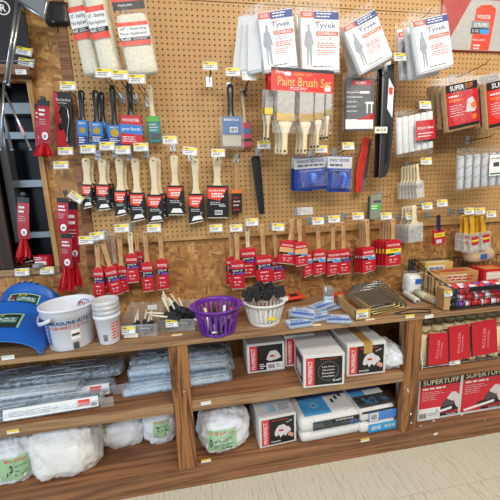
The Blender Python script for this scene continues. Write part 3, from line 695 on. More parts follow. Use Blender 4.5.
# small black box with cable
o = thing('junction_box', 'small black plastic box with cable high on the strand board', 'box', wp(62, 26, 0)); 
MB().rbox(.075, .05, .09, .008, 4).build('housing', BLK, o, True); part('side_clip', BLK, o, -.06, -.036, -.02, .012, .0, .075)
MB().tube([(-.045, 0, .07), (-.06, 0, .11), (-.11, .01, .12)], .003).build('cable', BLK, o, True); MB().tube([(-.02, 0, .01), (-.022, 0, -.03)], .002).build('pull_cord', BLK, o, True)

# paint brush set: red header with a fan of brushes under it
def flatbrush(parent, x, L, w, zt, hd=.011, ferr=BRASS, bm=None):
    """brush hung bristle up: bristle, ferrule, handle below; part of the set"""
    bm = bm or mat('silver_bristle', '#b3ada4', .6, var=.2, scale=200)
    b = MB().box(x-w/2, x+w/2, -.008, .008, zt-L*.34, zt).build('bristles', bm, parent)
    MB().box(x-w*.52, x+w*.52, -.009, .009, zt-L*.46, zt-L*.34).build('ferrule', ferr, b)
    MB().loft([(x, zt-L, w*.12, .005), (x, zt-L*.97, w*.2, .007), (x, zt-L*.85, w*.17, .007), (x, zt-L*.68, w*.18, .007), (x, zt-L*.56, w*.34, .008), (x, zt-L*.46, w*.47, .008)], 12).build('handle', HANDLE, b, True)
    MB().rings([[(x+.005*math.cos(a), y, zt-L*.94+.005*math.sin(a)) for a in [2*math.pi*k/10 for k in range(10)]] for y in (-.0085, .0085)]).build('hanging_hole', HOLE, b)
for k in range(3):
    Y = -.30+.045*k
    o, L = hang('brush_set', 'card of four flat brushes with red printed header, %s of three' % ('front', 'middle', 'rear')[k], 'brush set', (303-2.5*k, 69), (300-3.5*k, 155), Y, 'brush sets')
    w = pw(302, 90, 62, Y); hz = L*.74
    h = part('red_header', mat('bright_red_card', '#d8261c', .4), o, -w/2, w/2, -.002, .0, hz, L)
    part('black_top_edge', BLACK, h, -w/2, w/2, -.0026, .0005, L*.965, L)
    if k == 0:
        text(h, 'Paint Brush Set', .01, hz+(L-hz)*.42, w*.86, (L-hz)*.40, -.0032, mat('gold_print', '#d8b060', .4)); text(h, 'CLEAN CUT', .0, hz+(L-hz)*.74, w*.28, (L-hz)*.12, -.0032, mat('gold_print', ''))
        part('barcode_panel', WHITE, h, w*.36, w*.46, -.0026, -.002, hz+.008, hz+(L-hz)*.32); lines(h, -w*.2, w*.2, hz+.006, hz+(L-hz)*.2, 2, -.0026, LGREY, 3)
        MB().rings([[(-w*.24+.016*math.cos(a), y, L-(L-hz)*.26+.008*math.sin(a)) for a in [2*math.pi*q/14 for q in range(14)]] for y in (-.003, -.002)]).build('logo_oval', WHITE, h)
        poly(h, 'logo_triangle', [(-w*.46, L-(L-hz)*.34), (-w*.34, L-(L-hz)*.34), (-w*.42, L-(L-hz)*.04)], -.0021, RED2, .001)
        text(h, 'Hyde', -w*.36, L-(L-hz)*.22, w*.13, (L-hz)*.14, -.0036, WHITE)
    for x, l, bw in ((-w*.26, .84, .27), (w*.07, .82, .22), (w*.28, .74, .15), (w*.43, .58, .09)):
        flatbrush(o, x, hz*l+hz*.16, w*bw, hz-.002)
    if k: flatbrush(o, -w*.48, hz*.8, w*.12, hz-.004)
    else: MB().box(-w*.48, w*.5, -.0125, -.0105, hz*.34, hz).build('clear_blister', FILM, o)

# blue paint edgers
BLUEP = mat('blue_plastic', '#103c98', .35, coat=.2)
for k, (tp, bt, wd, Y, lb) in enumerate((((310.5, 157), (312, 190), 33, -.12, 'blue blister pack with square paint pad edger, left one'), ((340, 156), (338, 192), 24, -.15, 'blue blister pack with handled edger, right one'), ((303, 157), (302, 191), 22, -.06, 'blue blister pack hidden behind the square paint pad pack'))):
    o, L = hang('edger_pack', lb, 'paint pad', tp, bt, Y, 'blue edger packs'); w = pw(*bt, wd, Y)
    c = MB().prism([(-w/2, .01), (-w/2+.01, 0), (w/2-.01, 0), (w/2, .01), (w/2, L), (-w/2, L)], -.002, 0).build('backing_card', BLUEP, o)
    part('grey_top', LGREY, c, -w*.5, w*.5, -.0026, -.002, L*.66, L*.98); text(c, 'PAINT EDGER', 0, L*.88, w*.8, L*.08, -.0030, NAVY); lines(c, -w*.4, w*.4, L*.7, L*.8, 1, -.003, DGREY, k)
    part('pad', BLUEP, o, -w*.36, w*.36, -.018, -.004, L*.12, L*.6, bevel=.004)
    if k == 0: MB().loft([(0, L*.2, .018, .008), (0, L*.3, .012, .012), (0, L*.46, .018, .014), (0, L*.52, .01, .008)], 12).build('grip', mat('bright_blue_plastic', '#2f6fe0', .3, coat=.3), o, True).location = (0, -.03, 0)
    else: MB().tube([(-.005, -.02, L*.5), (.012, -.035, L*.5), (.018, -.04, L*.4), (.016, -.036, L*.2), (.008, -.02, L*.14)], .011, 8).build('grip', mat('bright_blue_plastic', ''), o, True)
    if k: part('dark_bar', BLACK, o, -w*.3, w*.3, -.022, -.018, L*.52, L*.58)
    part('clear_blister', FILM, o, -w*.42, w*.42, -.045, -.003, L*.08, L*.64, bevel=.008)
# black ribbed tool
o, L = hang('ribbed_tool', 'long black ribbed plastic tool hanging beside the middle bunch of brushes', 'tool', (255, 156), (262, 214), -.06)
MB().prism([(-.016, 0), (.014, .0), (.022, L*.6), (.024, L*.96), (.016, L), (-.016, L), (-.024, L*.96)], -.012, .004).build('body', BLK, o, bevel=.003)
for k in range(9): part('rib', BLK, o, .002, .018, -.018, -.012, L*.3+k*L*.07, L*.3+k*L*.07+L*.03)
# red handled wallpaper spreader
o, L = hang('trim_guide', 'red plastic trim guide with steel blade hanging left of the black blades', 'tool', (366, 137), (358, 193), -.07)
w_ = .03
MB().prism([(-.02, 0), (.016, .004), (.018, L*.1), (.012, L*.3), (.018, L*.6), (.016, L*.86), (.016, L), (-.006, L), (-.02, L*.95), (-.022, L*.72), (-.03, L*.5), (-.03, L*.28), (-.022, L*.14)], -.008, .006).build('grip', mat('red_plastic', '#cf3527', .35), o, bevel=.003)
part('blade', STEEL, o, .014, .036, -.001, .001, .01, L*.97)
for z in (.07*L, .93*L): MB().rings([[(-.002+.004*math.cos(a), y, z+.004*math.sin(a)) for a in [2*math.pi*k/10 for k in range(10)]] for y in (-.0085, .0065)]).build('hole', HOLE, o)
# long black paint shields
o, L = hang('paint_shield', 'long narrow black blade, left of the two', 'paint shield', (380, 68), (376, 178), -.13)
MB().prism([(-.014, 0), (.012, .004), (.014, L), (-.012, L)], -.006, .004).build('blade', BLK, o, bevel=.002); part('steel_edge', STEEL, o, .012, .02, -.002, .002, .01, L*.98)
o, L = hang('paint_shield', 'long wide black blade with curved foot and white label', 'paint shield', (387, 64), (383, 178), -.16)
MB().prism([(-.022, 0), (.012, .006), (.03, .05), (.042, L*.35), (.046, L*.7), (.034, L), (-.014, L), (-.016, L*.5)], -.008, .004).build('blade', mat('charcoal_plastic', '#2d2e31', .4), o, bevel=.003)
MB().prism([(-.0, .06), (.018, .09), (.024, L*.45), (.0, L*.5)], -.011, -.008).build('raised_rib', BLK, o, bevel=.002)
part('steel_edge', STEEL, o, -.024, -.014, -.003, .002, .01, L*.98)
l_ = poly(o, 'white_label', [(.004, L*.62), (.034, L*.54), (.036, L*.8), (.008, L*.88)], -.0082, WHITE, .001); part('red_print', RED2, l_, .010, .03, -.0098, -.0092, L*.74, L*.80)
MB().tube([(-.004, 0, L*.94), (-.02, -.02, L*.98), (0, -.03, L*.99)], .009, 8).build('hanging_clip', WHITE, o, True)
o = tag(MB().box(-.034, .034, -.001, .001, -.015, .015).build('price_strip', mat('paper_tag', '#e8e4d4', .6), None), 'white handwritten price slip taped across the black blades', 'price tag'); o.location = wp(381, 130, -.19); text(o, '#12.5', 0, 0, .05, .014, -.0014, BLACK)
# grey and red pouch left of the blades
o, L = hang('glove_pack', 'clear pouch of black and white foam applicators with red corner', 'applicator pack', (359, 73), (358, 131), -.15); w_ = pw(358, 131, 31, -.15)
c = part('printed_card', mat('slate_card', '#55585e', .5), o, -w_*.44, w_*.44, -.012, -.010, L*.16, L*.9); part('white_base', WHITE, c, -w_*.44, w_*.44, -.0126, -.012, L*.03, L*.2)
poly(c, 'red_wedge', [(-w_*.1, L*.19), (w_*.44, L*.19), (w_*.44, L*.3)], -.0128, RED, .0006); part('red_title', RED, c, -w_*.25, w_*.36, -.0128, -.012, L*.78, L*.86)
text(c, 'FOAM', .004, L*.82, w_*.3, L*.05, -.0134, WHITE); part('white_plate', WHITE, c, 0, w_*.3, -.0128, -.012, L*.64, L*.68)
part('chair_print', WHITE, c, w_*.18, w_*.44, -.0128, -.012, L*.46, L*.5); part('chair_print', WHITE, c, w_*.22, w_*.26, -.0128, -.012, L*.3, L*.46); part('chair_print', WHITE, c, w_*.36, w_*.40, -.0128, -.012, L*.3, L*.46)
lines(c, -w_*.4, w_*.1, L*.3, L*.7, 5, -.0124, LGREY, 5, fill=.25)
MB().rbox(w_*.88, .02, L*.86, .008, 6, .001, 12).build('contents', mat('grey_foam', '#6a6d72', .8), o, True); bag(o, w_, L, .034, seed=21)

# bag of white mini roller sleeves
o, L = hang('roller_sleeve_bag', 'clear bag of white mini roller sleeves with red label', 'roller covers', (414, 109), (415, 156), -.17); w_ = pw(415, 156, 36, -.17)
for k in range(6):
    b = MB().lathe([(.001, 0), (.014, 0), (.0155, .003), (.0155, L*.74), (.014, L*.77), (.006, L*.77), (.006, L*.7)], 16).build('sleeve', OFFW, o, True); b.location = (-w_*.40+k*w_*.145, -.006*k+.008, L*.08+.002*k)
part('red_label', RED, o, -w_*.1, w_*.42, -.038, -.037, L*.30, L*.72); text(o, 'FOAM MINI', w_*.16, L*.56, w_*.4, L*.05, -.0386, WHITE); lines(o, -w_*.04, w_*.36, L*.36, L*.48, 2, -.0384, WHITE, 2, fill=.3)
part('black_strip', BLACK, o, -w_*.1, w_*.42, -.0386, -.038, L*.27, L*.31); bag(o, w_, L, .085, seed=23)
# silver striped roller covers
o, L = hang('roller_cover_pack', 'clear bag of pale roller covers with dark stripes at the right edge', 'roller covers', (481, 148), (479, 189), -.16); w_ = pw(480, 189, 46, -.16)
for k in range(6):
    b = MB().lathe([(.004, 0), (.0155, 0), (.017, .004), (.017, L*.78), (.0155, L*.8), (.004, L*.8)], 16).build('roller_cover', mat('pale_grey_nap', '#c3c7cb', .9, var=.06, scale=60), o, True); b.location = (-w_*.42+k*w_*.16, -.003*k, L*.05)
    for q in range(3):
        t = MB().tube([(.0172*math.cos(a)*1.0, .0172*math.sin(a), L*(.12+.24*q)+.008*a) for a in [math.pi+j*math.pi/6 for j in range(7)]], .0014, 5).build('stripe', DGREY, b)
part('white_card', WHITE, o, w_*.06, w_*.32, -.04, -.039, L*.3, L*.8); part('black_print', BLACK, o, w_*.14, w_*.26, -.0406, -.04, L*.52, L*.62); part('green_print', mat('green_print', '#2f7d4a', .5), o, w_*.08, w_*.30, -.0406, -.04, L*.33, L*.37)
text(o, 'microfiber', w_*.19, L*.72, w_*.22, L*.04, -.0406, DGREY); bag(o, w_, L*1.04, .09, seed=25)
part('pink_card', mat('pink_card', ''), o, w_*.42, w_*.5, -.04, -.039, L*.28, L*.62)
# brown refill packs with red cards
def superpack(top, bot, wpx, label, Y, printed=True, seed=1):
    o, L = hang('sandpaper_pack', label, 'refill', top, bot, Y, 'brown bags with red cards'); w = pw(*bot, wpx, Y); H = L*.84
    MB().rbox(w*.92, .03, H, .01, 6, .001, 12, seed).build('brown_pad', mat('tan_pad', '#b08a5c', .85, var=.1, scale=60), o, True)
    c = part('red_card', RED if seed % 2 else mat('bright_red_card', '#d8261c', .4), o, -w*.42, w*.46, -.0185, -.0175, H*.06, H*.98); y = -.0187
    part('black_header', BLACK, c, -w*.42, w*.46, y-.0005, y, H*.82, H*.98); part('black_footer', BLACK, c, -w*.42, w*.46, y-.0005, y, H*.06, H*.12)
    if printed:
        text(c, 'SUPER', -w*.12, H*.90, w*.4, H*.10, y-.0009, WHITE); text(c, 'TUFF', w*.22, H*.90, w*.22, H*.10, y-.0009, ORANGE)
        lines(c, -w*.36, w*.1, H*.70, H*.76, 1, y-.0002, WHITE, seed, fill=.5); lines(c, -w*.36, w*.12, H*.6, H*.68, 1, y-.0002, ORANGE, seed+3, fill=.6); lines(c, -w*.36, w*.1, H*.3, H*.56, 5, y-.0002, LGREY, seed+5, fill=.25)
        for zz, rr, mm in ((H*.48, .016, ORANGE), (H*.24, .013, ORANGE)):
            MB().rings([[(w*.32+rr*math.cos(a), yy, zz+rr*math.sin(a)) for a in [2*math.pi*q/16 for q in range(16)]] for yy in (y-.0006, y)]).build('orange_disc', mm, c)
        poly(c, 'glove_print', [(w*.1, H*.36), (w*.34, H*.34), (w*.4, H*.44), (w*.36, H*.56), (w*.3, H*.66), (w*.16, H*.62), (w*.12, H*.5)], y, LGREY, .0003)
    bag(o, w, L, .042, seed=seed)
superpack((457, 74), (461, 130), 34, 'brown bag with red card, front of the left stack by the corner', -.21, True, 31)
for k in range(3): superpack((452-4.5*k, 78), (453-5.5*k, 128-k), 32, 'brown bag behind the left red carded stack, %s in line' % ('second', 'third', 'fourth')[k], -.165+.045*k, False, 33+2*k)
superpack((502, 70), (505, 127), 44, 'brown bag with bright red card cut by the right edge', -.24, True, 40)
for k in range(4): superpack((492-4*k, 75), (493-4.5*k, 126-k), 36, 'brown bag behind the right edge red carded stack, %s in line' % ('second', 'third', 'fourth', 'fifth')[k], -.20+.04*k, False, 43+2*k)
# green pack
o, L = hang('scraper_pack', 'small grey pack with green label hanging above the pale striped brush stack', 'pack', (375, 195), (374, 219), -.08); w_ = pw(374, 219, 12, -.08)
part('backing_card', mat('olive_grey_card', '#8e927f', .5), o, -w_/2, w_/2, -.012, .0, 0, L, bevel=.002); part('green_label', LIME, o, -w_*.46, w_*.46, -.0128, -.012, L*.38, L*.62); lines(o, -w_*.35, w_*.35, L*.4, L*.6, 2, -.0132, WHITE, 3); part('dark_title', DGREY, o, -w_*.2, w_*.4, -.0128, -.012, L*.68, L*.78)
part('side_fin', DGREY, o, -w_/2-.006, -w_/2, -.02, .0, .004, L*.96)

# advertising board, top right
sg = tag(MB().box(1.36, 2.3, -.012, -.002, 2.147, 2.75).build('advertising_board', mat('dull_red_board', '#b3443f', .5), None), 'red and grey advertising board with large printed brush pack in the corner', 'sign')
poly(sg, 'grey_field', [(1.385, 2.15), (2.29, 2.15), (2.29, 2.402), (1.535, 2.402)], -.0124, mat('pale_grey_board', '#b9b6b0', .5), .001)
q = [wp(478, 9, -.014), wp(494, 9, -.014), wp(488, 53, -.014), wp(470, 53, -.014)]
l_ = poly(sg, 'red_pack_print', [(q[3].x, 2.152), (q[2].x, 2.152), (q[1].x+.015, q[1].z), (q[1].x-.02, q[1].z+.02), (q[0].x+.02, q[0].z+.02), (q[0].x-.01, q[0].z)], -.0136, RED2, .001)
cx = lambda pt: wp(*pt, -.015)
p = cx((484, 17)); text(l_, 'WOOSTER', p.x, p.z, .085, .02, -.0152, WHITE); p = cx((481, 25)); part('grey_block', GREY, l_, p.x-.058, p.x+.056, -.0152, -.0146, p.z-.02, p.z+.02); text(l_, 'ULTRA/PRO', p.x, p.z, .09, .02, -.0158, WHITE)
p = cx((480, 31)); part('dark_block', DGREY, l_, p.x-.058, p.x-.0, -.0152, -.0146, p.z-.014, p.z+.014); part('blue_block', LBLUE, l_, p.x, p.x+.056, -.0152, -.0146, p.z-.014, p.z+.014); text(l_, '2 1/2', p.x-.03, p.z, .04, .014, -.0158, WHITE)
p = cx((479, 40)); text(l_, 'FOR ALL PAINTS', p.x, p.z, .08, .009, -.0152, WHITE); p = cx((478, 46)); lines(l_, p.x-.03, p.x+.03, p.z-.02, p.z+.01, 2, -.0152, WHITE, 3)

# ------------------------------------------------------------------ left end: black board, rods, paint mixers
p0, p1 = wp(-40, -40, -.04), wp(33, 66, -.04)
bb = tag(MB().prism([(p0.x, 2.013), (p1.x-.012, 2.013), (p1.x, 2.03), (-.70, 2.55), (p0.x, 2.55)], -.045, -.033).build('black_board', BLACK, None, bevel=.003), 'black display board with white registered mark above the window', 'sign')
c = wp(3, 8, -.046); MB().tube([(c.x+.026*math.cos(a), -.0465, c.z+.026*math.sin(a)) for a in [2*math.pi*k/20 for k in range(20)]], .0028, 5, True).build('ring_mark', WHITE, bb, True); text(bb, 'R', c.x, c.z, .022, .028, -.047, WHITE)
for px, py, lb in ((24, 51, 'white and yellow price tag stuck high on the black board'), (26, 62, 'yellow topped price tag at the foot of the black board')):
    o = thing('price_label', lb, 'price tag', wp(px, py, -.048)); tagcard(o, 0, 0, 0, .056, .03, R(10))
o = thing('price_label', 'small white price sticker on the ledge under the black board', 'price tag', wp(21, 72, -.056)); part('paper', WHITE, o, -.022, .022, -.001, .001, -.01, .01); lines(o, -.018, .018, -.008, .008, 2, -.0013, GREY, 3)
# chrome bracket and rods
o = thing('rod_bracket', 'grey metal bracket at the top left holding chrome rods', 'bracket', (0, 0, 0))
b0, b1, b2, b3 = wp(17, 1, -.16), wp(45, 19, -.16), wp(48, -6, -.16), wp(14, -12, -.16)
MB().prism([(b0.x, b0.z), (b1.x, b1.z), (b2.x, b2.z), (b3.x, b3.z)], -.162, -.158).build('plate', ALUM, o)
MB().tube([(b0.x, -.165, b0.z), (b1.x, -.165, b1.z), (b2.x, -.165, b2.z)], .007, 8).build('folded_edge', STEEL, o, True); MB().tube([(b0.x, -.16, b0.z), (b0.x-.04, -.02, b0.z+.02)], .006, 8).build('arm', STEEL, o, True)
for a, b, Y, r, lb in (((17, 2), (5, 82), -.17, .0055, 'chrome rod hanging in front of the black board, left of a pair'), ((20.5, 3), (8.5, 85), -.16, .0055, 'chrome rod hanging in front of the black board, right of a pair'),
                       ((4, 82), (1, 150), -.15, .005, 'chrome rod running down in front of the window at the left edge'), ((5, 92), (31, 150), -.14, .005, 'slanted chrome rod crossing in front of the window'), ((-6, 61), (33, 61), -.06, .003, 'thin level rod across the foot of the black board'),
                       ((-2, 96), (12, 150), -.12, .007, 'dull grey tube slanting in front of the window')):
    A, B = wp(*a, Y), wp(*b, Y-.01); o = thing('metal_rod', lb, 'rod', B, 0, 'metal rods at the window')
    MB().tube([(0, 0, 0), A-B], r, 8).build('shaft', STEEL if r < .006 else ALUM, o, True); MB().tube([(A-B)*.02, (A-B)*-.015], r*1.3, 8).build('end_cap', mat('steel_blue_metal', '#93b4cc', .25, 1), o, True)
    if lb.startswith('slanted'): MB().tube([(A-B)*.25, (A-B)*.42], r*1.25, 8).build('paper_band', mat('faded_pink_paper', '#cfa9a0', .6), o, True)

def mixer(top, hz, bot, wpx, label, Y, seed=1, cards=1, head=True, card=True):
    """steel shafted paint mixer: red card up the shaft, red finned plastic head below"""
    o, L = hang('paint_mixer', label, 'paint mixer', top, bot, Y, 'red paint mixers'); w = pw(*bot, wpx, Y); rn = random.Random(seed)
    h = L*(bot[1]-hz)/(bot[1]-top[1])
    MB().tube([(0, 0, h*.6), (0, 0, L)], .0035, 8).build('shaft', STEEL, o, True); MB().lathe([(.002, L-.02), (.01, L-.018), (.011, L-.004), (.004, L)], 10).build('cap', DGREY, o, True)
    if head:
        b = MB(); n = 7
        for k in range(n):
            a = 2*math.pi*k/n+rn.random()*.3; c_, s_ = math.cos(a), math.sin(a); R1 = w*.5*rn.uniform(.85, 1.1)
            f = [(c_*.004, s_*.004, h), (c_*R1*.45, s_*R1*.45, h*.95), (c_*R1, s_*R1, h*.25), (c_*R1*.95+s_*.008, s_*R1*.95-c_*.008, 0), (c_*R1*.4, s_*R1*.4, h*.1), (c_*.004, s_*.004, h*.12)]
            d = Vector((-s_, c_, 0))*.0012
            b.add([Vector(q)+d for q in f]+[Vector(q)-d for q in f], [tuple(range(6)), tuple(range(11, 5, -1))]+[(i, 6+i, 6+(i+1) % 6, (i+1) % 6) for i in range(6)])
        b.build('finned_head', mat('red_mixer_plastic', '#c31b27', .35), o)
    if card:
        z0, z1 = h*1.0, L*.93; cw = .05
        for k in range(cards):
            zz0 = z0+(z1-z0)*k/cards; zz1 = z0+(z1-z0)*(k+1)/cards-.004; xo = .006*(-1)**k
            def fn(u, v): return (xo+(u-.5)*cw, -.008-.004*k-.006*math.sin(v*3.1), zz0+v*(zz1-zz0))
            c = MB().surf(fn, 2, 8).build('red_card', mat('dark_red_card', '#a8162a', .4), o)
            part('black_top', BLACK, c, xo-cw/2, xo+cw/2, -.0115-.004*k, -.008-.004*k, zz1-(zz1-zz0)*.12, zz1+.002); H = zz1-zz0; y = -.0165-.004*k
            lines(c, xo-cw*.35, xo+cw*.35, zz0+H*.62, zz0+H*.82, 2, y, WHITE, seed+k, fill=.5); lines(c, xo-cw*.35, xo+cw*.3, zz0+H*.42, zz0+H*.58, 3, y, LGREY, seed+k+9, fill=.25)
            MB().rings([[(xo+.004+.013*math.cos(a), yy, zz0+H*.17+.017*math.sin(a)) for a in [2*math.pi*q/14 for q in range(14)]] for yy in (y-.001, y+.002)]).build('white_picture', WHITE, c)
            part('picture_can', GREY, c, xo-.002, xo+.010, y-.0016, y-.001, zz0+H*.12, zz0+H*.2)
    return o
mixer((43, 96), 143, (45, 156), 17, 'red carded paint mixer hanging on the strand board, right of a pair', -.08, 3)
mixer((40, 100), 144, (41, 157), 14, 'red carded paint mixer hanging on the strand board, left of a pair', -.04, 5)
mixer((23, 192), 238, (24, 258), 15, 'red carded paint mixer hanging in front of the window', -.06, 7)
mixer((65, 190), 266, (67, 292), 15, 'paint mixer with two red cards hanging above the white bucket', -.09, 9, 2)
mixer((71, 194), 262, (76, 288), 14, 'paint mixer with bare shaft beside the double carded one', -.05, 11, 1, True, True)
for px, py, a, lb in ((19, 266, 20, 'red finned mixer head lying on the window sill, left one'), (36, 266, -30, 'red finned mixer head lying on the window sill, right one')):
    o = thing('paint_mixer', lb, 'paint mixer', wz(px, py, WZ0+.002), R(a), 'loose mixer heads'); b = MB()
    for k in range(6):
        t = k*math.pi/3; c_, s_ = math.cos(t), math.sin(t); q = [(0, -.004*0, .03), (c_*.036, 0, .03+s_*.03), (c_*.03-s_*.012, .03, .03+s_*.026+c_*.012), (0, .045, .03)]
        b.add([Vector(v)+Vector((-s_*.0012, 0, c_*.0012)) for v in q]+[Vector(v)-Vector((-s_*.0012, 0, c_*.0012)) for v in q], [(0, 1, 2, 3), (7, 6, 5, 4)]+[(i, 4+i, 4+(i+1) % 4, (i+1) % 4) for i in range(4)])
    b.build('fins', mat('red_mixer_plastic', ''), o); MB().tube([(0, -.05, .03), (0, .06, .03)], .0035).build('shaft', STEEL, o, True)
o = thing('mixer_pack', 'crumpled red and white mixer packet lying on the window sill', 'pack', wz(45, 266, WZ0+.002), R(-14)); MB().rbox(.075, .05, .06, .012, 6, .004, 20, 3).build('wrapper', RED, o, True)
part('white_band', WHITE, o, -.03, .03, -.027, -.0255, .012, .03); lines(o, -.03, .03, .036, .055, 2, -.0275, WHITE, 3); MB().rbox(.04, .04, .025, .01, 5, .002, 20, 5, (.0, -.045, 0)).build('grey_lump', GREY, o, True)
# black and red carded opener on the strand board
o, L = hang('can_tool', 'black and red card with a wire paint can hook and magnet', 'tool', (62, 92), (66, 147), -.02); w_ = pw(66, 147, 17, -.02)
c = part('backing_card', BLACK, o, -w_/2, w_/2, -.002, 0, 0, L); poly(c, 'red_side', [(-w_/2, .002), (w_*.2, .002), (-w_*.02, L*.3), (-w_*.22, L*.6), (-w_*.28, L*.98), (-w_/2, L*.98)], -.0021, RED, .0006)
text(c, 'Paint Can Hook', .004, L*.86, w_*.82, L*.045, -.0032, WHITE); text(c, 'and Opener', .0, L*.80, w_*.5, L*.04, -.0032, WHITE)
MB().tube([(-w_*.22, -.008, L*.62), (-w_*.12, -.01, L*.74), (w_*.12, -.01, L*.76), (w_*.3, -.01, L*.68), (w_*.34, -.01, L*.5), (w_*.22, -.01, L*.3), (w_*.1, -.01, L*.08), (w_*.28, -.01, L*.14)], .003, 6).build('wire_hook', STEEL, o, True)
part('magnet', BLK, o, -w_*.3, -w_*.06, -.014, -.003, L*.32, L*.42, bevel=.002); MB().tube([(-w_*.18, -.008, L*.42), (-w_*.18, -.008, L*.56)], .002).build('magnet_wire', STEEL, o, True)
for px, py, lb, rt in ((65.5, 151, 'wide yellow price tag under the black and red can hook card', 0), (61, 165, 'small price tag below the upper pair of paint mixers', 0), (76, 197, 'price tag twisted steeply beside the double carded mixer', R(38)), (22, 272, 'price tag under the sill at the far left', 0), (47, 270.5, 'price tag under the sill below the mixer packet', 0)):
    L_ = .08 if py < 250 else .02; P = wp(px, py, -L_); o = thing('price_label', lb, 'price tag', (P.x, .018, P.z))
    if L_ > .05: MB().tube([(0, 0, 0), (0, -L_-.016, 0)], .002).build('wire', DWIRE, o, True)
    tagcard(o, 0, -L_-.018, 0, .058, .03, rt)

# ------------------------------------------------------------------ on the counter
# blue plastic shells (lying one behind the other at the left end)
SHELL = mat('blue_shell_plastic', '#185fb6', .38, var=.03, scale=9, coat=.15)
def shell(loc, rz, label, W=.19, H=.15, D=.24, k0=0):
    o = thing('blue_shell', label, 'plastic tray', loc, rz, 'blue plastic shells')
    def fn(u, v, off=0):
        a = (u-.5)*2; s = math.sin(a*1.45); c_ = math.cos(a*1.45)
        z = (H*(.62+.38*(1-v)))*max(c_, 0)**.75*(.55+.45*(1-(v-.25)**2)); z += .035*(1-abs(a))*(v < .1)
        wv = W*(.88+.12*v); y = D*(.5-v)-.05*v*(abs(s)**2)+.03*v*c_
        n = Vector((s, -.35, c_)).normalized()
        return Vector((wv*s, y, z))+n*off
    b = MB(); b.surf(lambda u, v: fn(u, v), 22, 12); b.surf(lambda u, v: fn(1-u, v, -.004), 22, 12)
    b.surf(lambda u, v: fn(1-u, 1, -.004*v), 22, 1); b.surf(lambda u, v: fn(u, 0, -.004*v), 22, 1)
    sh_ = b.build('shell', SHELL, o, True)
    MB().tube([fn(i/22, 1, -.001) for i in range(23)], .004, 6).build('rolled_rim', SHELL, o, True)
    def lab(u0, u1, v0, v1, off): return lambda u, v: fn(u0+(u1-u0)*u, v1+(v0-v1)*v, off)
    l = MB().surf(lab(.36, .66, .28, .68, .0015), 6, 4).build('label', mat('dark_green_label', '#20352f', .4), o)
    MB().surf(lab(.36, .375, .28, .68, .0024), 1, 3).build('label_edge', GREENL, l); MB().surf(lab(.645, .66, .28, .68, .0024), 1, 3).build('label_edge', GREENL, l); MB().surf(lab(.36, .66, .28, .31, .0024), 5, 1).build('label_edge', GREENL, l)
    MB().surf(lab(.44, .63, .40, .56, .0026), 5, 2).build('label_field', mat('teal_field', '#3f7a6c', .4), l)
    MB().surf(lab(.375, .42, .40, .46, .0026), 3, 2).build('red_print', RED, l); MB().surf(lab(.375, .425, .5, .64, .0026), 3, 2).build('white_print', WHITE, l)
    for q in range(2): text_fn(l, ('TRAY', 'PAINT HOOD')[q], lambda s, t, q=q: fn(.535+s*.17, (.45, .51)[q]-t*.045, .0034), WHITE)
    text_fn(l, 'BLUE', lambda s, t: fn(.49+s*.08, .35-t*.04, .003), YEL)
    for k in range(4):
        q = fn(.42+.06*k, .03, .001); MB().rings([[(q.x+.006*math.cos(t), q.y+.006*math.sin(t), q.z+z_) for t in [2*math.pi*i/10 for i in range(10)]] for z_ in (0, .002)]).build('vent_hole', HOLE, o)
    return o
p = wz(0, 347, CT); shell((p.x+.005, -.265, CT+.004), R(4), 'blue plastic shell with dark label at the front left of the counter', .23, .145)
p = wz(26, 325, CT); shell((p.x+.05, -.09, CT+.05), R(-6), 'blue plastic shell with tilted label behind the front one', .18, .15, .16).rotation_euler = (R(16), R(5), R(-6))
# white measuring bucket
p = wz(70, 346, CT); o = thing('measuring_bucket', 'white translucent measuring bucket with strap handle on the counter', 'bucket', (p.x, p.y+.035, CT+.001))
o.rotation_euler = (0, R(0), R(-22))
BKT = mat('translucent_white_plastic', '#dfe4ec', .4, var=.02, scale=8); rB, rT, hB = .086, .104, .19
MB().lathe([(.001, 0), (rB, 0), (rB+.002, .004), (rT-.008, hB-.045), (rT+.001, hB-.043), (rT, hB-.03), (rT+.003, hB-.028), (rT+.002, hB-.012), (rT+.007, hB-.01), (rT+.007, hB), (rT, hB), (rT-.004, hB-.01), (rB-.004, .005), (.001, .004)], 40).build('body', BKT, o, True)
def onb(r0, a0, z, off=.0015):
    def f(s, t, wid=.2, ht=.02):
        zz = z+t*ht; r = rB+.002+(rT-.008-rB-.002)*(zz/(hB-.045))+off; a = a0+s*wid/r; return Vector((r*math.cos(a), r*math.sin(a), zz))
    return f
for tx, a0, z, wd, ht, mm in (('MEASURE-RITE', R(-48), .128, .165, .017, NAVY), ('5 QUART / 4.73 L', R(-48), .106, .165, .014, RED)):
    g = onb(0, a0, z); text_fn(o, tx, lambda s, t, g=g, wd=wd, ht=ht: g(s, t, wd, ht), mm)
bl = MB()
for k in range(6):
    for s_ in (0, 1):
        g = onb(0, R(-118), .03+k*.018, .001); bl.add([g(-.5, -.08, .02, .02), g(.5, -.08, .02, .02), g(.5, .08, .02, .02), g(-.5, .08, .02, .02)], [(0, 1, 2, 3)])
bl.build('measure_marks', mat('blue_ink', '#4f74b8', .5), o)
for q, (a0, z, wd, ht, mm) in enumerate(((R(-36), .07, .035, .045, WHITE), (R(-36), .07, .03, .012, DGREY), (R(-38), .02, .022, .03, DGREY), (R(-104), .08, .012, .1, mat('blue_ink', '')))):
    g = onb(0, a0, z, .001+.0006*q); MB().surf(lambda u, v, g=g, wd=wd, ht=ht: g(u-.5, v-.5, wd, ht), 4, 2).build(('sticker', 'barcode', 'recycling_mark', 'scale_strip')[q], mm, o)
def inb(s, t): a = R(80)-s*.8; zz = hB-.05+t*.045; r = rT-.014; return Vector((r*math.cos(a), r*math.sin(a), zz))
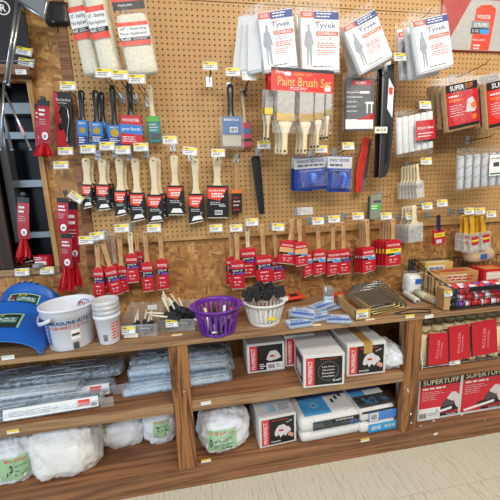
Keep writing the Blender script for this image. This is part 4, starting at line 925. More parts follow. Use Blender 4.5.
text_fn(o, 'DIAL', inb, RED, 'inside_logo'); MB().tube([inb(.62*math.cos(a), .75*math.sin(a)) for a in [math.pi*k/12 for k in range(13)]], .0016, 5).build('logo_arc', NAVY, o)
hp = [Vector(((rT+.010)*math.cos(a), (rT+.012)*math.sin(a), hB-.035-.028*math.sin(math.pi*k/14))) for k, a in enumerate([R(-175)+R(95)*j/14 for j in range(15)])]
b = MB(); b.rings([[q+Vector((0, 0, -.008)), q+Vector((q.x*.03, q.y*.03, -.008)), q+Vector((q.x*.03, q.y*.03, .008)), q+Vector((0, 0, .008))] for q in hp]); b.build('strap_handle', BKT, o, True)
# stack of measuring cups
p = wz(109, 343, CT)
for k in range(4):
    z = k*.021; o = thing('measuring_cup', ('bottom', 'second', 'third', 'topmost')[k]+' clear measuring cup of the stack beside the white bucket', 'cup', (p.x, p.y+.02, CT+.001+z), 0, 'stacked measuring cups')
    MB().lathe([(.001, 0), (.041, 0), (.042, .003), (.052, .118), (.056, .12), (.056, .135), (.052, .136), (.050, .12), (.040, .004), (.001, .003)], 32).build('body', MILKY if k else mat('translucent_white_plastic', ''), o, True)
    if k == 0:
        def oc(a0, z, off=.001): return lambda s, t: Vector(((.042+z*.085+t*0+off)*math.cos(a0+s*1.0), (.042+z*.085+off)*math.sin(a0+s*1.0), z+t*.1))
        mk = MB()
        for j in range(6):
            for a0 in (R(-58), R(-35)):
                rr = .0435+(.025+.014*j)*.087; a1 = a0+.32; mk.add([(rr*math.cos(a), rr*math.sin(a), zz) for a, zz in ((a0, .025+.014*j), (a1, .025+.014*j), (a1, .031+.014*j), (a0, .031+.014*j))], [(0, 1, 2, 3)])
        mk.build('measure_marks', RED2, o)
        mk = MB()
        for j in range(7):
            a0 = R(-104)+j*.055; mk.add([(.0465*math.cos(a), .0465*math.sin(a), zz) for a, zz in ((a0, .02), (a0+.03, .02), (a0+.03, .05), (a0, .05))], [(0, 1, 2, 3)])
        mk.build('barcode', DGREY, o)
# clear bins
def bin_(px0, px1, py, depth, hf, hb, label, Y0):
    A, B = wz(px0, py, CT), wz(px1, py-2, CT); w = (B-A).length; a = math.atan2(B.y-A.y, B.x-A.x)
    o = thing('clear_bin', label, 'bin', (A+B)/2+Vector((0, 0, .001)), a, 'clear plastic bins'); t = .003; d = depth
    fl_ = .006
    def wall_(pts): return pts
    b = MB(); b.box(-w/2, w/2, 0, d, 0, t)
    b.add([(-w/2, 0, t), (w/2, 0, t), (w/2+fl_, -fl_, hf), (-w/2-fl_, -fl_, hf), (-w/2, t, t), (w/2, t, t), (w/2+fl_, t-fl_, hf), (-w/2-fl_, t-fl_, hf)], ((0,1,2,3),(7,6,5,4),(3,2,6,7),(0,3,7,4),(1,5,6,2)))
    for s in (-1, 1):
        x0, x1 = s*w/2, s*(w/2+fl_)
        b.add([(x0, 0, t), (x0, d, t), (x1, d+.01, hb), (x1, -fl_, hf), (x0-s*t, 0, t), (x0-s*t, d, t), (x1-s*t, d+.01, hb), (x1-s*t, -fl_, hf)], ((0,1,2,3),(7,6,5,4),(3,2,6,7)))
    b.add([(-w/2, d, t), (w/2, d, t), (w/2+fl_, d+.01, hb), (-w/2-fl_, d+.01, hb), (-w/2, d-t, t), (w/2, d-t, t), (w/2+fl_, d+.01-t, hb), (-w/2-fl_, d+.01-t, hb)], ((0,1,2,3),(7,6,5,4),(3,2,6,7)))
    b.build('tub', CLEARP, o)
    MB().tube([(-w/2-fl_, -fl_, hf), (w/2+fl_, -fl_, hf)], .0028, 6).build('front_rim', CLEARP, o, True)
    MB().tube([(w*.06, -.004, hf*.3), (w*.06, -.005, hf*.72), (w*.3, -.006, hf*.72), (w*.3, -.004, hf*.3)], .0012, 5).build('moulded_arch', WHITE, o, True)
    return o, w, d
o, w_, d_ = bin_(122, 157, 338.5, .16, .062, .11, 'clear plastic bin with yellow tag and few foam ends, left one', -.34)
h = tagcard(o, -w_*.26, -.012, .043, .055, .03); part('lower_sticker', mat('paper_tag', ''), o, -w_*.42, -w_*.02, -.008, -.006, .004, .024)
part('back_sticker', WHITE, o, -w_*.0, w_*.3, d_, d_+.002, .07, .095)
cb1 = (o.matrix_basis.copy(), w_)
o, w_, d_ = bin_(161, 195, 333, .16, .062, .10, 'clear plastic bin full of foam brushes with cream sticks, right one', -.34)
h = tagcard(o, -w_*.14, -.012, .05, .05, .03); cb2 = (o.matrix_basis.copy(), w_)
bpy.context.view_layer.update()
# foam brushes: black wedge on a cream stick
FB = {}
def foam_brush(M, label, ln=.15, hw=.024, group='foam brushes'):
    if not FB:
        FB['h'] = MB().prism([(-.5, 0), (.5, 0), (.5, .9), (.42, 1), (-.42, 1), (-.5, .9)], -.5, .5)
        FB['s'] = 1
    o = thing('foam_brush', label, 'foam brush', (0, 0, 0), 0, group); o.matrix_world = M
    MB().prism([(-hw/2, 0), (hw/2, 0), (hw/2, .05), (hw*.35, .058), (-hw*.35, .058), (-hw/2, .05)], -.006, .006).build('foam_head', FOAM, o, bevel=.002)
    MB().tube([(0, 0, .05), (0, 0, ln)], .0042, 8).build('stick', CREAMST, o, True)
    return o
def aim(pos, d, roll=0):
    d = Vector(d).normalized(); q = d.to_track_quat('Z', 'Y').to_matrix() @ Matrix.Rotation(roll, 3, 'Z'); M = q.to_4x4(); M.translation = pos; return M
rn = random.Random(12); m1, bw1 = cb1; m2, bw2 = cb2
words = ['first', 'second', 'third', 'fourth', 'fifth', 'sixth', 'seventh', 'eighth', 'ninth', 'tenth', 'eleventh', 'twelfth', 'thirteenth', 'fourteenth']
for k in range(5):
    foam_brush(m1 @ aim((-bw1*.25+bw1*.13*k, .02+.02*(k % 3), .008), (.15*rn.uniform(-1, 1), .5+.3*rn.random(), .45), rn.random()*3), 'foam brush lying low in the left clear bin, %s from the left' % words[k], .12)
for k in range(12):
    foam_brush(m2 @ aim((bw2*(.28-.05*k)+rn.uniform(-.01, .01), .03+.035*(k % 4), .022+.006*(k//4)), (-.35-.35*rn.random(), .15+.35*rn.random(), .75+.25*rn.random()), rn.random()*3), 'foam brush with cream stick poking up from the right clear bin, %s from the right' % words[k], .135+.02*rn.random())
for k in range(4):
    foam_brush(m2 @ aim((bw2*(.34-.12*k), .03+.03*(k % 2), .085+.008*k), (.2-.3*k, .5, -.8), .5*k), 'wide black foam head at the top of the right clear bin, %s from the right' % words[k], .06, .052)
for k in range(2):
    foam_brush(m2 @ aim((bw2*.1-.02*k, -.01+.03*k, .07+.012*k), (-1, .15-.2*k, .12), 0), 'foam brush lying flat across the right clear bin, %s' % ('front one', 'rear one')[k], .14)
# slotted baskets
def basket(px, py, wpx, Hh, m_, label, tagged=False):
    p = wz(px, py, CT); o = thing('slotted_basket', label, 'basket', (p.x, p.y, CT+.001), 0, 'slotted plastic baskets')
    rT = pw(px, py, wpx, p.y)/2; rB = rT*.76
    MB().lathe([(.001, 0), (rB, 0), (rB+.001, .012), (rB-.002, .014), (rB-.003, .003), (.001, .003)], 36).build('base', m_, o, True)
    zr = Hh-.022
    MB().lathe([(rT-.006, zr), (rT-.002, zr), (rT+.001, Hh-.008), (rT+.008, Hh-.006), (rT+.008, Hh), (rT-.002, Hh), (rT-.005, Hh-.006), (rT-.006, zr)], 36).build('rim', m_, o, True)
    n = 26; sl = None
    for k in range(n):
        a = 2*math.pi*k/n
        if sl is None:
            wq = .0066; q = MB(); q.add([(rB-.003, -wq*.8, .01), (rB+.001, -wq*.8, .01), (rB+.001, wq*.8, .01), (rB-.003, wq*.8, .01), (rT-.007, -wq, zr+.002), (rT-.002, -wq, zr+.002), (rT-.002, wq, zr+.002), (rT-.007, wq, zr+.002)],
                ((0,3,2,1),(4,5,6,7),(0,1,5,4),(1,2,6,5),(2,3,7,6),(3,0,4,7))); s_ = q.build('slat', m_, o); sl = s_.data
        else: s_ = link(bpy.data.objects.new('slat', sl), o)
        s_.rotation_euler = (0, 0, a)
    for sg in (-1, 1): MB().box(sg*rT-.014, sg*rT+.014, -.03, .03, Hh-.012, Hh+.002).build('handle_lug', m_, o, bevel=.004)
    if tagged: part('price_sticker', YEL, o, .0, .034, -rT*.9-.002, -rT*.9+.002, .04, .055)
    return o, rT
PURPLE = mat('purple_plastic', '#6a2a9c', .35, coat=.1); WPL = mat('white_basket_plastic', '#e6e6e0', .4)
o, rP = basket(218, 330, 46, .13, PURPLE, 'purple slotted plastic basket on the counter'); pP = o.location.copy()
o, rW = basket(264.5, 321, 40, .115, WPL, 'white slotted plastic basket full of black foam brushes on the counter', True); pW = o.location.copy()
for k in range(7):
    a = k*.9; foam_brush(aim(pP+Vector((.05*math.cos(a), .05*math.sin(a)-.01, .012)), (.3*math.sin(a*2), .3*math.cos(a*3), .12+.1*(k % 2)), k), 'foam brush lying loose in the purple basket, %s' % words[k], .085, .03)
for k in range(9):
    a = k*.7+.3; o = thing('stain_marker', 'slim capped marker standing in the purple basket, %s from the right' % words[k], 'marker', pP+Vector((.055*math.cos(a), .055*math.sin(a), .004)), 0, 'markers in the purple basket'); o.rotation_euler = (-.22*math.sin(a), .22*math.cos(a), 0)
    MB().lathe([(.001, 0), (.007, 0), (.007, .06), (.001, .06)], 10).build('barrel', (WHITE, BLACK, WHITE)[k % 3], o, True); MB().lathe([(.0075, .058), (.0075, .09), (.004, .095), (.001, .095)], 10).build('cap', (RED2, WHITE, BLACK, CREAMST)[k % 4], o, True)
for k in range(12):
    a = 2*math.pi*k/12*1.7; r = .02+.045*((k*5) % 12)/12
    foam_brush(aim(pW+Vector((1.25*r*math.cos(a), 1.25*r*math.sin(a)+.012, .158+.007*(k % 5))), (-.55*math.cos(a*1.3), -.35*math.sin(a)-.1, -.8), a*.7), 'wide black foam brush head sticking out of the white basket, %s' % words[k], .075, .058)
foam_brush(aim(pW+Vector((-rW*1.05, -.02, .165)), (.6, .1, -.6), .4), 'black foam brush head hanging over the left rim of the white basket', .06, .055)
# sponge packets
SP = mat('grey_blue_wrap', '#93a3b2', .35, var=.1, scale=30); SPB = mat('packet_blue', '#2a66b8', .35)
for k, (px, py, rz, z, lb, tl) in enumerate(((299, 325, 4, 0, 'front left', 0), (338, 321, -16, 0, 'front right', 0), (318, 319, 10, .0, 'front middle', 0), (300, 316, -8, .0, 'rear left', 6), (327, 309, 16, .0, 'rear right', 0), (303, 319, -24, .022, 'upper left', 5), (321, 312, 24, .024, 'topmost', -4), (314, 314, -4, .011, 'middle layer', 0))):
    p = wz(px, py, CT); o = thing('sponge_packet', 'clear packet with blue printed sponge, %s of the loose pile' % lb, 'packet', (p.x, p.y, CT+.002+z), R(rz), 'sponge packets'); o.rotation_euler = (R(tl), R(tl*.6), R(rz))
    MB().rbox(.12, .08, .014, .006, 6, .0015, 25, k).build('sponge', SP, o, True); part('white_card', mat('pale_sky_card', '#b9cfe2', .45), o, -.055, .055, -.036, .036, .0145, .0155)
    part('blue_band', SPB, o, -.053, .053, -.034, -.008, .0155, .0162); lt = lines(o, -.04, .03, 0, .03, 2, 0, SPB, k); lt.rotation_euler = (R(-90), 0, 0); lt.location = (0, -.005, .0162)
    MB().rbox(.142, .098, .019, .008, 8, .002, 30, k+9).build('clear_wrap', FILM, o, True)
p = wz(293, 303, CT); o = thing('red_packet', 'flat red packet lying behind the white basket', 'packet', (p.x, p.y+.03, CT+.02), R(12)); MB().rbox(.15, .08, .015, .006, 6, .002, 20).build('packet', RED2, o, True); part('black_print', BLACK, o, -.01, .04, -.02, .02, .0155, .0165); part('white_print', WHITE, o, -.06, -.03, -.03, .0, .0155, .0165)
# clear cup of pens
p = wz(330.5, 310, CT); o = thing('marker_cup', 'clear plastic cup with white label and dark markers', 'cup', (p.x, p.y+.03, CT+.001)); rc = .028
MB().lathe([(.001, 0), (rc, 0), (rc, .12), (rc-.002, .12), (rc-.002, .003), (.001, .003)], 24).build('cup', CLEARP, o, True)
MB().surf(lambda u, v: ((rc+.0008)*math.cos(R(-165)+u*R(150)), (rc+.0008)*math.sin(R(-165)+u*R(150)), .006+v*.068), 12, 2).build('label', mat('pale_blue_label', '#d4dde4', .5), o)
for k in range(3): text_fn(o, ('PAINT', 'marker', 'FINE')[k], lambda s, t, k=k: Vector(((rc+.0016)*math.cos(R(-85)+s*1.3), (rc+.0016)*math.sin(R(-85)+s*1.3), .06-k*.02+t*.008)), mat('blue_ink', ''))
for k in range(4):
    a = k*1.6; q = p+Vector((.009*math.cos(a), .03+.009*math.sin(a), CT*0+.006)); d = Vector((.08*math.cos(a*2.2), .08*math.sin(a), 1)).normalized(); mk = thing('marker_pen', 'dark marker standing in the clear cup, %s' % words[k], 'marker', q, 0, 'markers in the cup')
    mk.rotation_euler = d.to_track_quat('Z', 'Y').to_euler(); MB().lathe([(.001, 0), (.0045, 0), (.0045, .085), (.001, .085)], 10).build('barrel', BLACK, mk, True); MB().lathe([(.0048, .08), (.0052, .1), (.003, .108), (.001, .108)], 10).build('cap', WHITE if k == 1 else DGREY, mk, True)
p = wz(346, 297, CT); o = thing('red_strip_pack', 'long red printed strip pack lying behind the cardboard bin', 'packet', (p.x, p.y+.02, CT+.001), R(8)); part('sleeve', RED2, o, -.07, .07, -.02, .02, 0, .018, bevel=.003); lines(o, -.06, .05, .003, .014, 1, -.0205, WHITE, 3)
# cardboard bin
A = wz(355, 321, CT); B = wz(371, 319.3, CT); w_ = (B-A).length; o = thing('cardboard_bin', 'open cardboard bin with yellow price label on its front', 'box', (A+B)/2+Vector((0, .0, .001)), 0); d_ = .21; hb = .062
for b_ in ((-w_/2, w_/2, 0, .003, 0, hb*.92), (-w_/2, -w_/2+.003, 0, d_, 0, hb), (w_/2-.003, w_/2, 0, d_, 0, hb), (-w_/2, w_/2, d_-.003, d_, 0, hb), (-w_/2, w_/2, 0, d_, 0, .003)): part('panel', CARDB, o, *b_)
part('price_label', WHITE, o, -w_*.42, w_*.3, -.0012, 0, .012, .05); part('yellow_band', YEL, o, -w_*.42, w_*.3, -.0018, -.0012, .04, .05); barcode(o, -w_*.3, w_*.2, .016, .026, -.0014, 3); lines(o, -w_*.38, w_*.26, .028, .039, 2, -.0014, DGREY, 3)
# roller grids: flat frames of expanded metal leaning on one another
def grid(q, label, k):
    """q: four world corners (front left, front right, back right, back left)"""
    o = thing('roller_grid', label, 'paint grid', q[0], 0, 'metal roller grids'); Q = [v-q[0] for v in q]
    at_ = lambda u, v: Q[0]*(1-u)*(1-v)+Q[1]*u*(1-v)+Q[2]*u*v+Q[3]*(1-u)*v
    MB().tube([at_(*c) for c in ((0, 0), (.5, 0), (1, 0), (1, .5), (1, 1), (.5, 1), (0, 1), (0, .5))], .004, 6, True).build('rim', STEEL, o, True)
    b = MB(); n, m_ = 9, 16
    for i in range(-m_, n):
        for sg in (0, 1):
            pts = []
            for j in range(m_+1):
                u = (i+j)/n; v = j/m_
                if sg: u = 1-u
                if 0 <= u <= 1: pts.append(at_(u, v))
            if len(pts) > 1: b.tube([pts[0], pts[-1]], .0018, 4)
    b.build('mesh', mat('galvanised_mesh', '#a39c88', .35, .8), o)
    e = at_(.5, -.0); f_ = (Q[3]-Q[0]).normalized(); up = Vector((0, 0, 1))
    MB().tube([at_(0, 0), at_(0, 0)+up*-.012-f_*.01, at_(1, 0)+up*-.012-f_*.01, at_(1, 0)], .0045, 6).build('front_lip', mat('brassy_tin', '#c9b880', .35, .7), o, True)
    return o
for k in range(4):
    dz = .012*k; y0 = -.005*k
    c = [wz(376-4.5*k, 312-1.2*k, CT+.008+dz), wz(407-4.5*k, 305-1*k, CT+.008+dz)]
    c += [c[1]+Vector((-.02, .22-.02*k, .075-.016*k)), c[0]+Vector((-.02, .22-.02*k, .075-.016*k))]
    grid(c, 'metal paint roller grid, %s of the leaning stack' % ('lowest', 'second', 'third', 'top')[k], k)
p = wz(410, 312, CT); o = tag(MB().tube([wz(394, 313.5, CT+.004), wz(412, 309, CT+.004), wz(430, 309.5, CT+.004), wz(431, 312, CT+.004), wz(398, 314, CT+.004)], .0028, 6, True).build('wire_loop', DWIRE, None, True), 'dark bent wire loop lying in front of the roller grids', 'wire')
# rolled sleeves
for a, b, r, mt_, lb in (((436, 305), (404, 291), .022, mat('cream_roll', '#cbb48a', .6), 'cream rolled sleeve with red label lying left of the wire basket'), ((417, 304), (405, 296), .017, mat('pale_roll', '#d5d2c6', .6), 'short pale roll lying in front of the cream one')):
    A = wz(*a, CT)+Vector((0, 0, r+.001)); B = wz(*b, CT)+Vector((0, 0, r+.001)); o = thing('rolled_sleeve', lb, 'roll', A, 0, 'rolls by the wire basket'); d = B-A
    MB().tube([d*0, d*.02, d*.98, d], r, 20).build('wrap', mt_, o, True); MB().tube([d*-.012, d*.03], r*.72, 16).build('end_core', LGREY, o, True); MB().tube([d*-.016, d*.03], r*.4, 12).build('core_hole', DGREY, o, True)
    if r > .02: MB().tube([d*.25, d*.6], r*1.02, 20).build('pale_band', mat('pale_green_band', '#c3c6a8', .5), o, True); MB().tube([d*.62, d*.97], r*1.03, 20).build('red_label', RED2, o, True)

# black wire basket on the counter at the right
X0 = wz(455, 310, CT).x; Yf = -.375; Yb = -.03; XR = 1.95; XL = .93+.165
o = thing('wire_basket', 'black wire basket with high back and low front standing on the counter', 'basket', (0, 0, CT+.002)); zf, zb = .115, .185
XL0 = wp(413, 262, Yb).x; XL1 = wp(452, 309, Yf).x
def side(x0, x1, nm):
    b = MB(); b.tube([(x1, Yf, 0), (x1, Yf, zf), (x0, Yb, zb), (x0, Yb, 0)], .0032, 6, True)
    for k in range(1, 8): t = k/8; x = x1+(x0-x1)*t; y = Yf+(Yb-Yf)*t; b.tube([(x, y, 0), (x, y, zf+(zb-zf)*t)], .0018, 5)
    b.tube([(x1, Yf, .05), (x0, Yb, .06)], .0018, 5); return b.build(nm, BWIRE, o, True)
XM = XL1; side(XM-.005, XM, 'side_wires'); side(XR, XR, 'side_wires')
b = MB(); b.tube([(XM-.005, Yb, zb), (XR, Yb, zb)], .003, 6); b.tube([(XM, Yb, zb*.55), (XR, Yb, zb*.55)], .002, 5)
for k in range(24): x = XM+(XR-XM)*k/23; b.tube([(x, Yb, 0), (x, Yb, zb+(.012 if k % 6 == 0 else 0))], .002, 5)
b.build('back_wires', BWIRE, o, True)
b = MB(); b.tube([(XM, Yf, zf), (XR, Yf, zf)], .0034, 6); b.tube([(XM, Yf, .004), (XR, Yf, .004)], .003, 6); b.tube([(XM, Yf, .06), (XR, Yf, .06)], .002, 5)
for k in range(20): x = XM+(XR-XM)*k/19; b.tube([(x, Yf, .004), (x, Yf, zf)], .002, 5)
b.build('front_wires', BWIRE, o, True); b = MB()
for k in range(20): x = XM+(XR-XM)*k/19; b.tube([(x, Yf, .003), (x, Yb, .003)], .002, 5)
b.build('floor_wires', BWIRE, o, True)
part('label_strip', BLK, o, XM+.09, XR, Yf-.006, Yf-.003, zf-.02, zf+.002)
# second, lower basket frame to the left of it
o2 = thing('wire_basket', 'lower black wire rack behind the rolls, left of the tube filled basket', 'basket', (0, 0, CT+.002)); xl = XL0; xm = XM-.02
b = MB(); b.tube([(xl, -.05, 0), (xl, -.05, .2), (xm, -.05, .2), (xm, -.05, 0)], .003, 6, True); b.tube([(xl, -.05, .14), (xm, -.05, .14)], .002, 5)
for k in range(1, 9): x = xl+(xm-xl)*k/9; b.tube([(x, -.05, 0), (x, -.05, .215 if k % 4 == 0 else .2)], .002, 5)
b.build('back_wires', BWIRE, o2, True); b = MB(); b.tube([(xl, -.05, .2), (xm, -.30, .13), (xm, -.30, 0), (xl, -.05, 0)], .003, 6)
for k in range(1, 7): t = k/7; b.tube([(xl+(xm-xl)*t, -.05-.25*t, 0), (xl+(xm-xl)*t, -.05-.25*t, .2-.07*t)], .0018, 5)
b.build('side_wires', BWIRE, o2, True)
# its contents
p = (xl+xm)/2; o = thing('rag_pack', 'white and blue soft pack standing in the lower wire rack', 'pack', (p+.03, -.10, CT+.006), R(-8)); MB().rbox(.2, .09, .12, .03, 8, .004, 14, 2).build('body', OFFW, o, True); part('blue_band', SPB, o, -.06, .08, -.048, -.046, .07, .1); part('yellow_print', YEL, o, .06, .085, -.0485, -.048, .08, .105); bag(o, .22, .14, .1, seed=3)
q = wz(446, 309, CT); o = thing('cardboard_divider', 'brown cardboard box standing at the left end of the tube rows', 'box', (XM-.026, -.285, CT+.005), R(0)); part('carton', CARDB, o, -.018, .018, -.085, -.03, 0, .115, bevel=.002); part('end_flap', mat('dark_cardboard', '#a47c48', .75), o, -.0192, -.0178, -.084, -.031, .004, .11); h = tagcard(o, .0, -.087, .09, .04, .024)
# tube packs: rows of dark ended tubes in red and white sleeves
TW = mat('tube_wrap_red', '#cf2f3c', .35); TWW = mat('tube_wrap_white', '#e3dfe2', .4)
n = 0
for row in range(3):
    for cidx in range(3):
        n += 1; y = Yf+.024+cidx*.036; z = CT+.024+row*.034
        o = thing('roller_tube', 'red and white wrapped tube, %s layer from below, %s from the basket front' % (('first', 'second', 'third')[row], ('first', 'second', 'third')[cidx]), 'tube', (XM+.012, y, z), 0, 'tubes in the wire basket')
        MB().tube([(0, 0, 0), (XR-XM-.06, 0, 0)], .0155, 14).build('core', DGREY, o, True); MB().tube([(-.004, 0, 0), (.02, 0, 0)], .0162, 14).build('dark_end', mat('dark_blue_grey', '#2c303c', .4), o, True); MB().tube([(-.006, 0, 0), (.0, 0, 0)], .008, 10).build('end_core', LGREY, o, True)
        k = .03; j = row+cidx
        while k < XR-XM-.08:
            l = (.04, .022, .034)[j % 3]; MB().tube([(k, 0, 0), (k+l, 0, 0)], .0166, 14).build('wrap_band', (TW, TWW, TW, TW, TWW)[j % 5] if j % 9 else PURP, o, True); k += l+.001; j += 1
for k, (x, y, z, w_, d_, h_, mt_, lb) in enumerate(((XM+.20, -.15, .006, .24, .09, .14, mat('orange_carton', '#c08a52', .5), 'orange printed carton standing behind the tubes'), (XM+.16, -.06, .006, .18, .05, .175, mat('yellow_carton', '#c9a65c', .5), 'yellow carton at the back of the wire basket'), (XM+.40, -.18, .006, .14, .10, .15, RED, 'red carton behind the tubes near the right edge'), (XM+.05, -.17, .006, .10, .10, .13, CARDB, 'small plain brown carton behind the tube ends'))):
    o = thing('small_carton', lb, 'box', (x, y, CT+z), R(-3), 'cartons in the wire basket'); part('carton', mt_, o, -w_/2, w_/2, -d_/2, d_/2, 0, h_, bevel=.003)
    if k < 3: part('pale_panel', mat('cream_print', '#ddd0b0', .5), o, -w_*.4, w_*.2, -d_/2-.001, -d_/2, h_*.6, h_*.9); lines(o, -w_*.36, w_*.4, h_*.62, h_*.86, 2, -d_/2-.0015, (RED, BLUE, WHITE)[k], k); part('top_band', (mat('brick_print', '#b2503a', .5), mat('cream_print', ''), mat('amber_print', '#c98a3c', .5))[k], o, -w_*.4, w_*.3, -d_*.4, d_*.2, h_, h_+.001)
o = thing('rag_bundle', 'beige rolled cloth bundle on top of the basket at the right edge', 'cloth', (XM+.44, -.07, CT+.16), R(10)); MB().rbox(.2, .09, .09, .04, 8, .006, 14, 8).build('cloth', mat('beige_cloth', '#c9b08c', .9, bump=.4), o, True); part('blue_print', SPB, o, -.05, .0, -.05, -.046, .03, .06)

# ------------------------------------------------------------------ on the shelves
def curved_bag(name, label, cat, loc, rz, W, D, H, seed, group=None, patch=None, squash=.7, msg='BAG OF RAGS', mats=None, amp=.10, lump=1):
    o = thing(name, label, cat, loc, rz, group); sd = seed*7.3
    def S_(u, v, off=0):
        cu, su, cv, sv = math.cos(u), math.sin(u), math.cos(v), math.sin(v); e = lambda t: math.copysign(abs(t)**squash, t)
        d = Vector((e(cv)*e(cu), e(cv)*e(su), e(sv)))
        n1 = noise.noise(d*1.6+Vector((sd, 1, 2))); n2 = noise.noise(d*4+Vector((sd, 5, 2))); n3 = 1-2*abs(noise.noise(d*6.5+Vector((2, sd, 7)))); n4 = 1-2*abs(noise.noise(d*14+Vector((3, 1, sd))))
        k = 1+amp*(n1*1.2+n2*.5)*lump+.05*n3+.022*n4+off
        p = Vector((d.x*W/2, d.y*D/2, d.z*H*.5))*k; z = p.z+H*.42
        if z < .0: p.x *= 1+.1*min(1, -z/H*3); p.y *= 1+.1*min(1, -z/H*3); z = -.0+z*.0+abs(off)*.0
        return Vector((p.x, p.y, max(z, .002)))
    def sph(off, nu, nv): return lambda a, b: S_(a*2*math.pi, -math.pi/2+b*math.pi, off)
    MB().surf(sph(0, 0, 0), 84, 52).build('rags', mats or mat('white_rag_cloth', '#e3e6ea', .75, var=.04, scale=16, bump=.5), o, True)
    MB().surf(sph(.02, 0, 0), 84, 52).build('plastic_film', FILM, o, True)
    if patch:
        u0, v0, du, dv = patch; off = .03
        g = lambda s, t, o_=off: S_(u0+s*du, v0+t*dv, o_)
        l = MB().surf(lambda a, b: g(a-.5, b-.5), 10, 8).build('label', GREENL, o, True)
        text_fn(l, msg, lambda s, t: g(s*.8, .34+t*.16, off+.008), RED2); text_fn(l, '/P', lambda s, t: g(-.28+s*.22, -.05+t*.3, off+.008), BLACK)
        for k in range(3): text_fn(l, ('CLEAN WHITE COTTON', 'WIPING CLOTHS', 'LB')[k], lambda s, t, k=k: g(.12+s*.5, .06-.14*k+t*.06, off+.008), DGREY)
        MB().surf(lambda a, b: g(.2+a*.22, -.42+b*.16, off+.006), 3, 2).build('barcode_panel', WHITE, l)
    return o
FR = R(-90)
def atb(px, py, z, dy=0):
    p = wz(px, py, z); return Vector((p.x, p.y+dy, z+.001))
G2 = 'bags of rags'
curved_bag('rag_bag', 'plastic bag of white rags with green label cut by the left edge', 'bag', atb(4, 490, BS, .12), 0, .24, .24, .23, 2, G2, (FR+.45, .0, .9, .7))
curved_bag('rag_bag', 'largest plain bag of white rags in the left bottom bay', 'bag', atb(62, 484, BS, .13), R(6), .29, .25, .275, 3, G2, None, mats=mat('warm_white_rags', '#e8e8e4', .75, var=.04, scale=16, bump=.5))
curved_bag('rag_bag', 'low bag of rags lying behind the largest one', 'bag', atb(121, 452, BS, .10), R(6), .22, .2, .19, 5, G2, (FR-.75, .35, .5, .5))
curved_bag('rag_bag', 'bag of rags with green label beside the wooden post', 'bag', atb(160, 447, BS, .10), 0, .175, .2, .21, 6, G2, (FR+.2, .15, .7, .6))
curved_bag('rag_bag', 'bag of white rags with green label right of the left post', 'bag', atb(226, 456, BS, .12), R(3), .25, .24, .225, 8, G2, (FR-.2, -.02, .95, .75))
curved_bag('plastic_bag', 'crumpled white plastic bag at the end of the middle shelf', 'bag', atb(394, 371, MS, .09), 0, .15, .18, .13, 11, None, None, mats=mat('white_bag_plastic', '#d9dde0', .35, var=.06, scale=14), amp=.2)

# long clear packs on the middle shelf
WRAP = [mat('wrap_ice', '#c0d4e4', .3, var=.25, scale=18, coat=.3), mat('wrap_slate', '#6d7f8e', .3, var=.3, scale=18, coat=.3), mat('wrap_dark', '#3f4850', .3, var=.35, scale=18, coat=.3), mat('wrap_white', '#d6dde2', .35, var=.1, scale=18, coat=.3)]
def longpack(x0, x1, y, z, d, h, m_, label, rz=0, seed=1, card=None, tubes=3):
    w = x1-x0; o = thing('sheeting_pack', label, 'plastic pack', ((x0+x1)/2, y, z), R(rz), 'long clear packs on the middle shelf')
    for k in range(tubes):
        yy = -d/2+d*(k+.5)/tubes; MB().tube([(-w*.47, yy, h*.45), (0, yy+.003, h*.47), (w*.46, yy, h*.45)], min(h*.42, d/tubes*.45), 10).build('folded_sheet', (m_, WRAP[(k+seed) % 4])[k % 2], o, True)
    MB().rbox(w, d, h, h*.42, 16, .004, 16, seed).build('clear_wrap', FILMB, o, True)
    b = MB()
    rn = random.Random(seed)
    for k in range(7):
        xa = rn.uniform(-.45, .2)*w; yy = rn.uniform(-.4, .4)*d; b.tube([(xa, yy, h*.97), (xa+rn.uniform(.1, .25)*w, yy+rn.uniform(-.01, .01), h*1.0)], .0016, 4)
    b.build('painted_glint', mat('glint_white', '#dfeaf4', .2, coat=.5), o)['kind'] = 'stuff'  # pale strips laid on top as painted glints of the shiny wrap
    if card:
        a0, a1 = card; c = part('white_card', WHITE, o, a0, a1, -d/2-.004, -d/2-.002, h*.12, h*.95); c.rotation_euler = (R(-14), 0, 0)
        part('orange_panel', RED2, c, a1-.085, a1-.035, -d/2-.0048, -d/2-.004, h*.3, h*.82); barcode(c, a1-.03, a1-.006, h*.2, h*.5, -d/2-.004, seed); lines(c, a0+.02, a1-.1, h*.3, h*.75, 3, -d/2-.0043, GREY, seed, fill=.25)
        part('hang_tab', CLEARP, o, w/2-.005, w/2+.05, -d/2, -d/2+.002, h*.1, h*.95)
    return o
z0 = MS+.001
longpack(-1.25, -.50, -.325, z0, .085, .055, WRAP[1], 'front long clear pack with white and orange card on the left shelf', 3, 1, (-.02, .36))
longpack(-1.25, -.47, -.235, z0, .085, .06, WRAP[3], 'second long clear pack with white card on the left shelf', 2, 2, (.08, .37))
longpack(-1.25, -.49, -.145, z0, .085, .07, WRAP[0], 'third long clear pack on the left shelf', 0, 3)
longpack(-1.25, -.45, -.06, z0, .08, .09, WRAP[2], 'rear dark long clear pack on the left shelf', 0, 4)
longpack(-1.22, -.44, -.18, z0+.075, .1, .04, WRAP[2], 'dark long pack lying on top of the left shelf packs', 1, 5)
longpack(-1.2, -.60, -.27, z0+.066, .07, .03, WRAP[3], 'white rolled long pack on top of the left shelf packs', 2, 6)
longpack(-.43, .11, -.25, z0, .09, .05, WRAP[0], 'front ice blue pack passing behind the left post', 3, 7)
longpack(-.42, .13, -.155, z0, .09, .06, WRAP[0], 'second ice blue pack passing behind the left post', 1, 8)
longpack(-.40, .13, -.06, z0, .08, .08, WRAP[1], 'rear slate blue pack passing behind the left post', 0, 9)
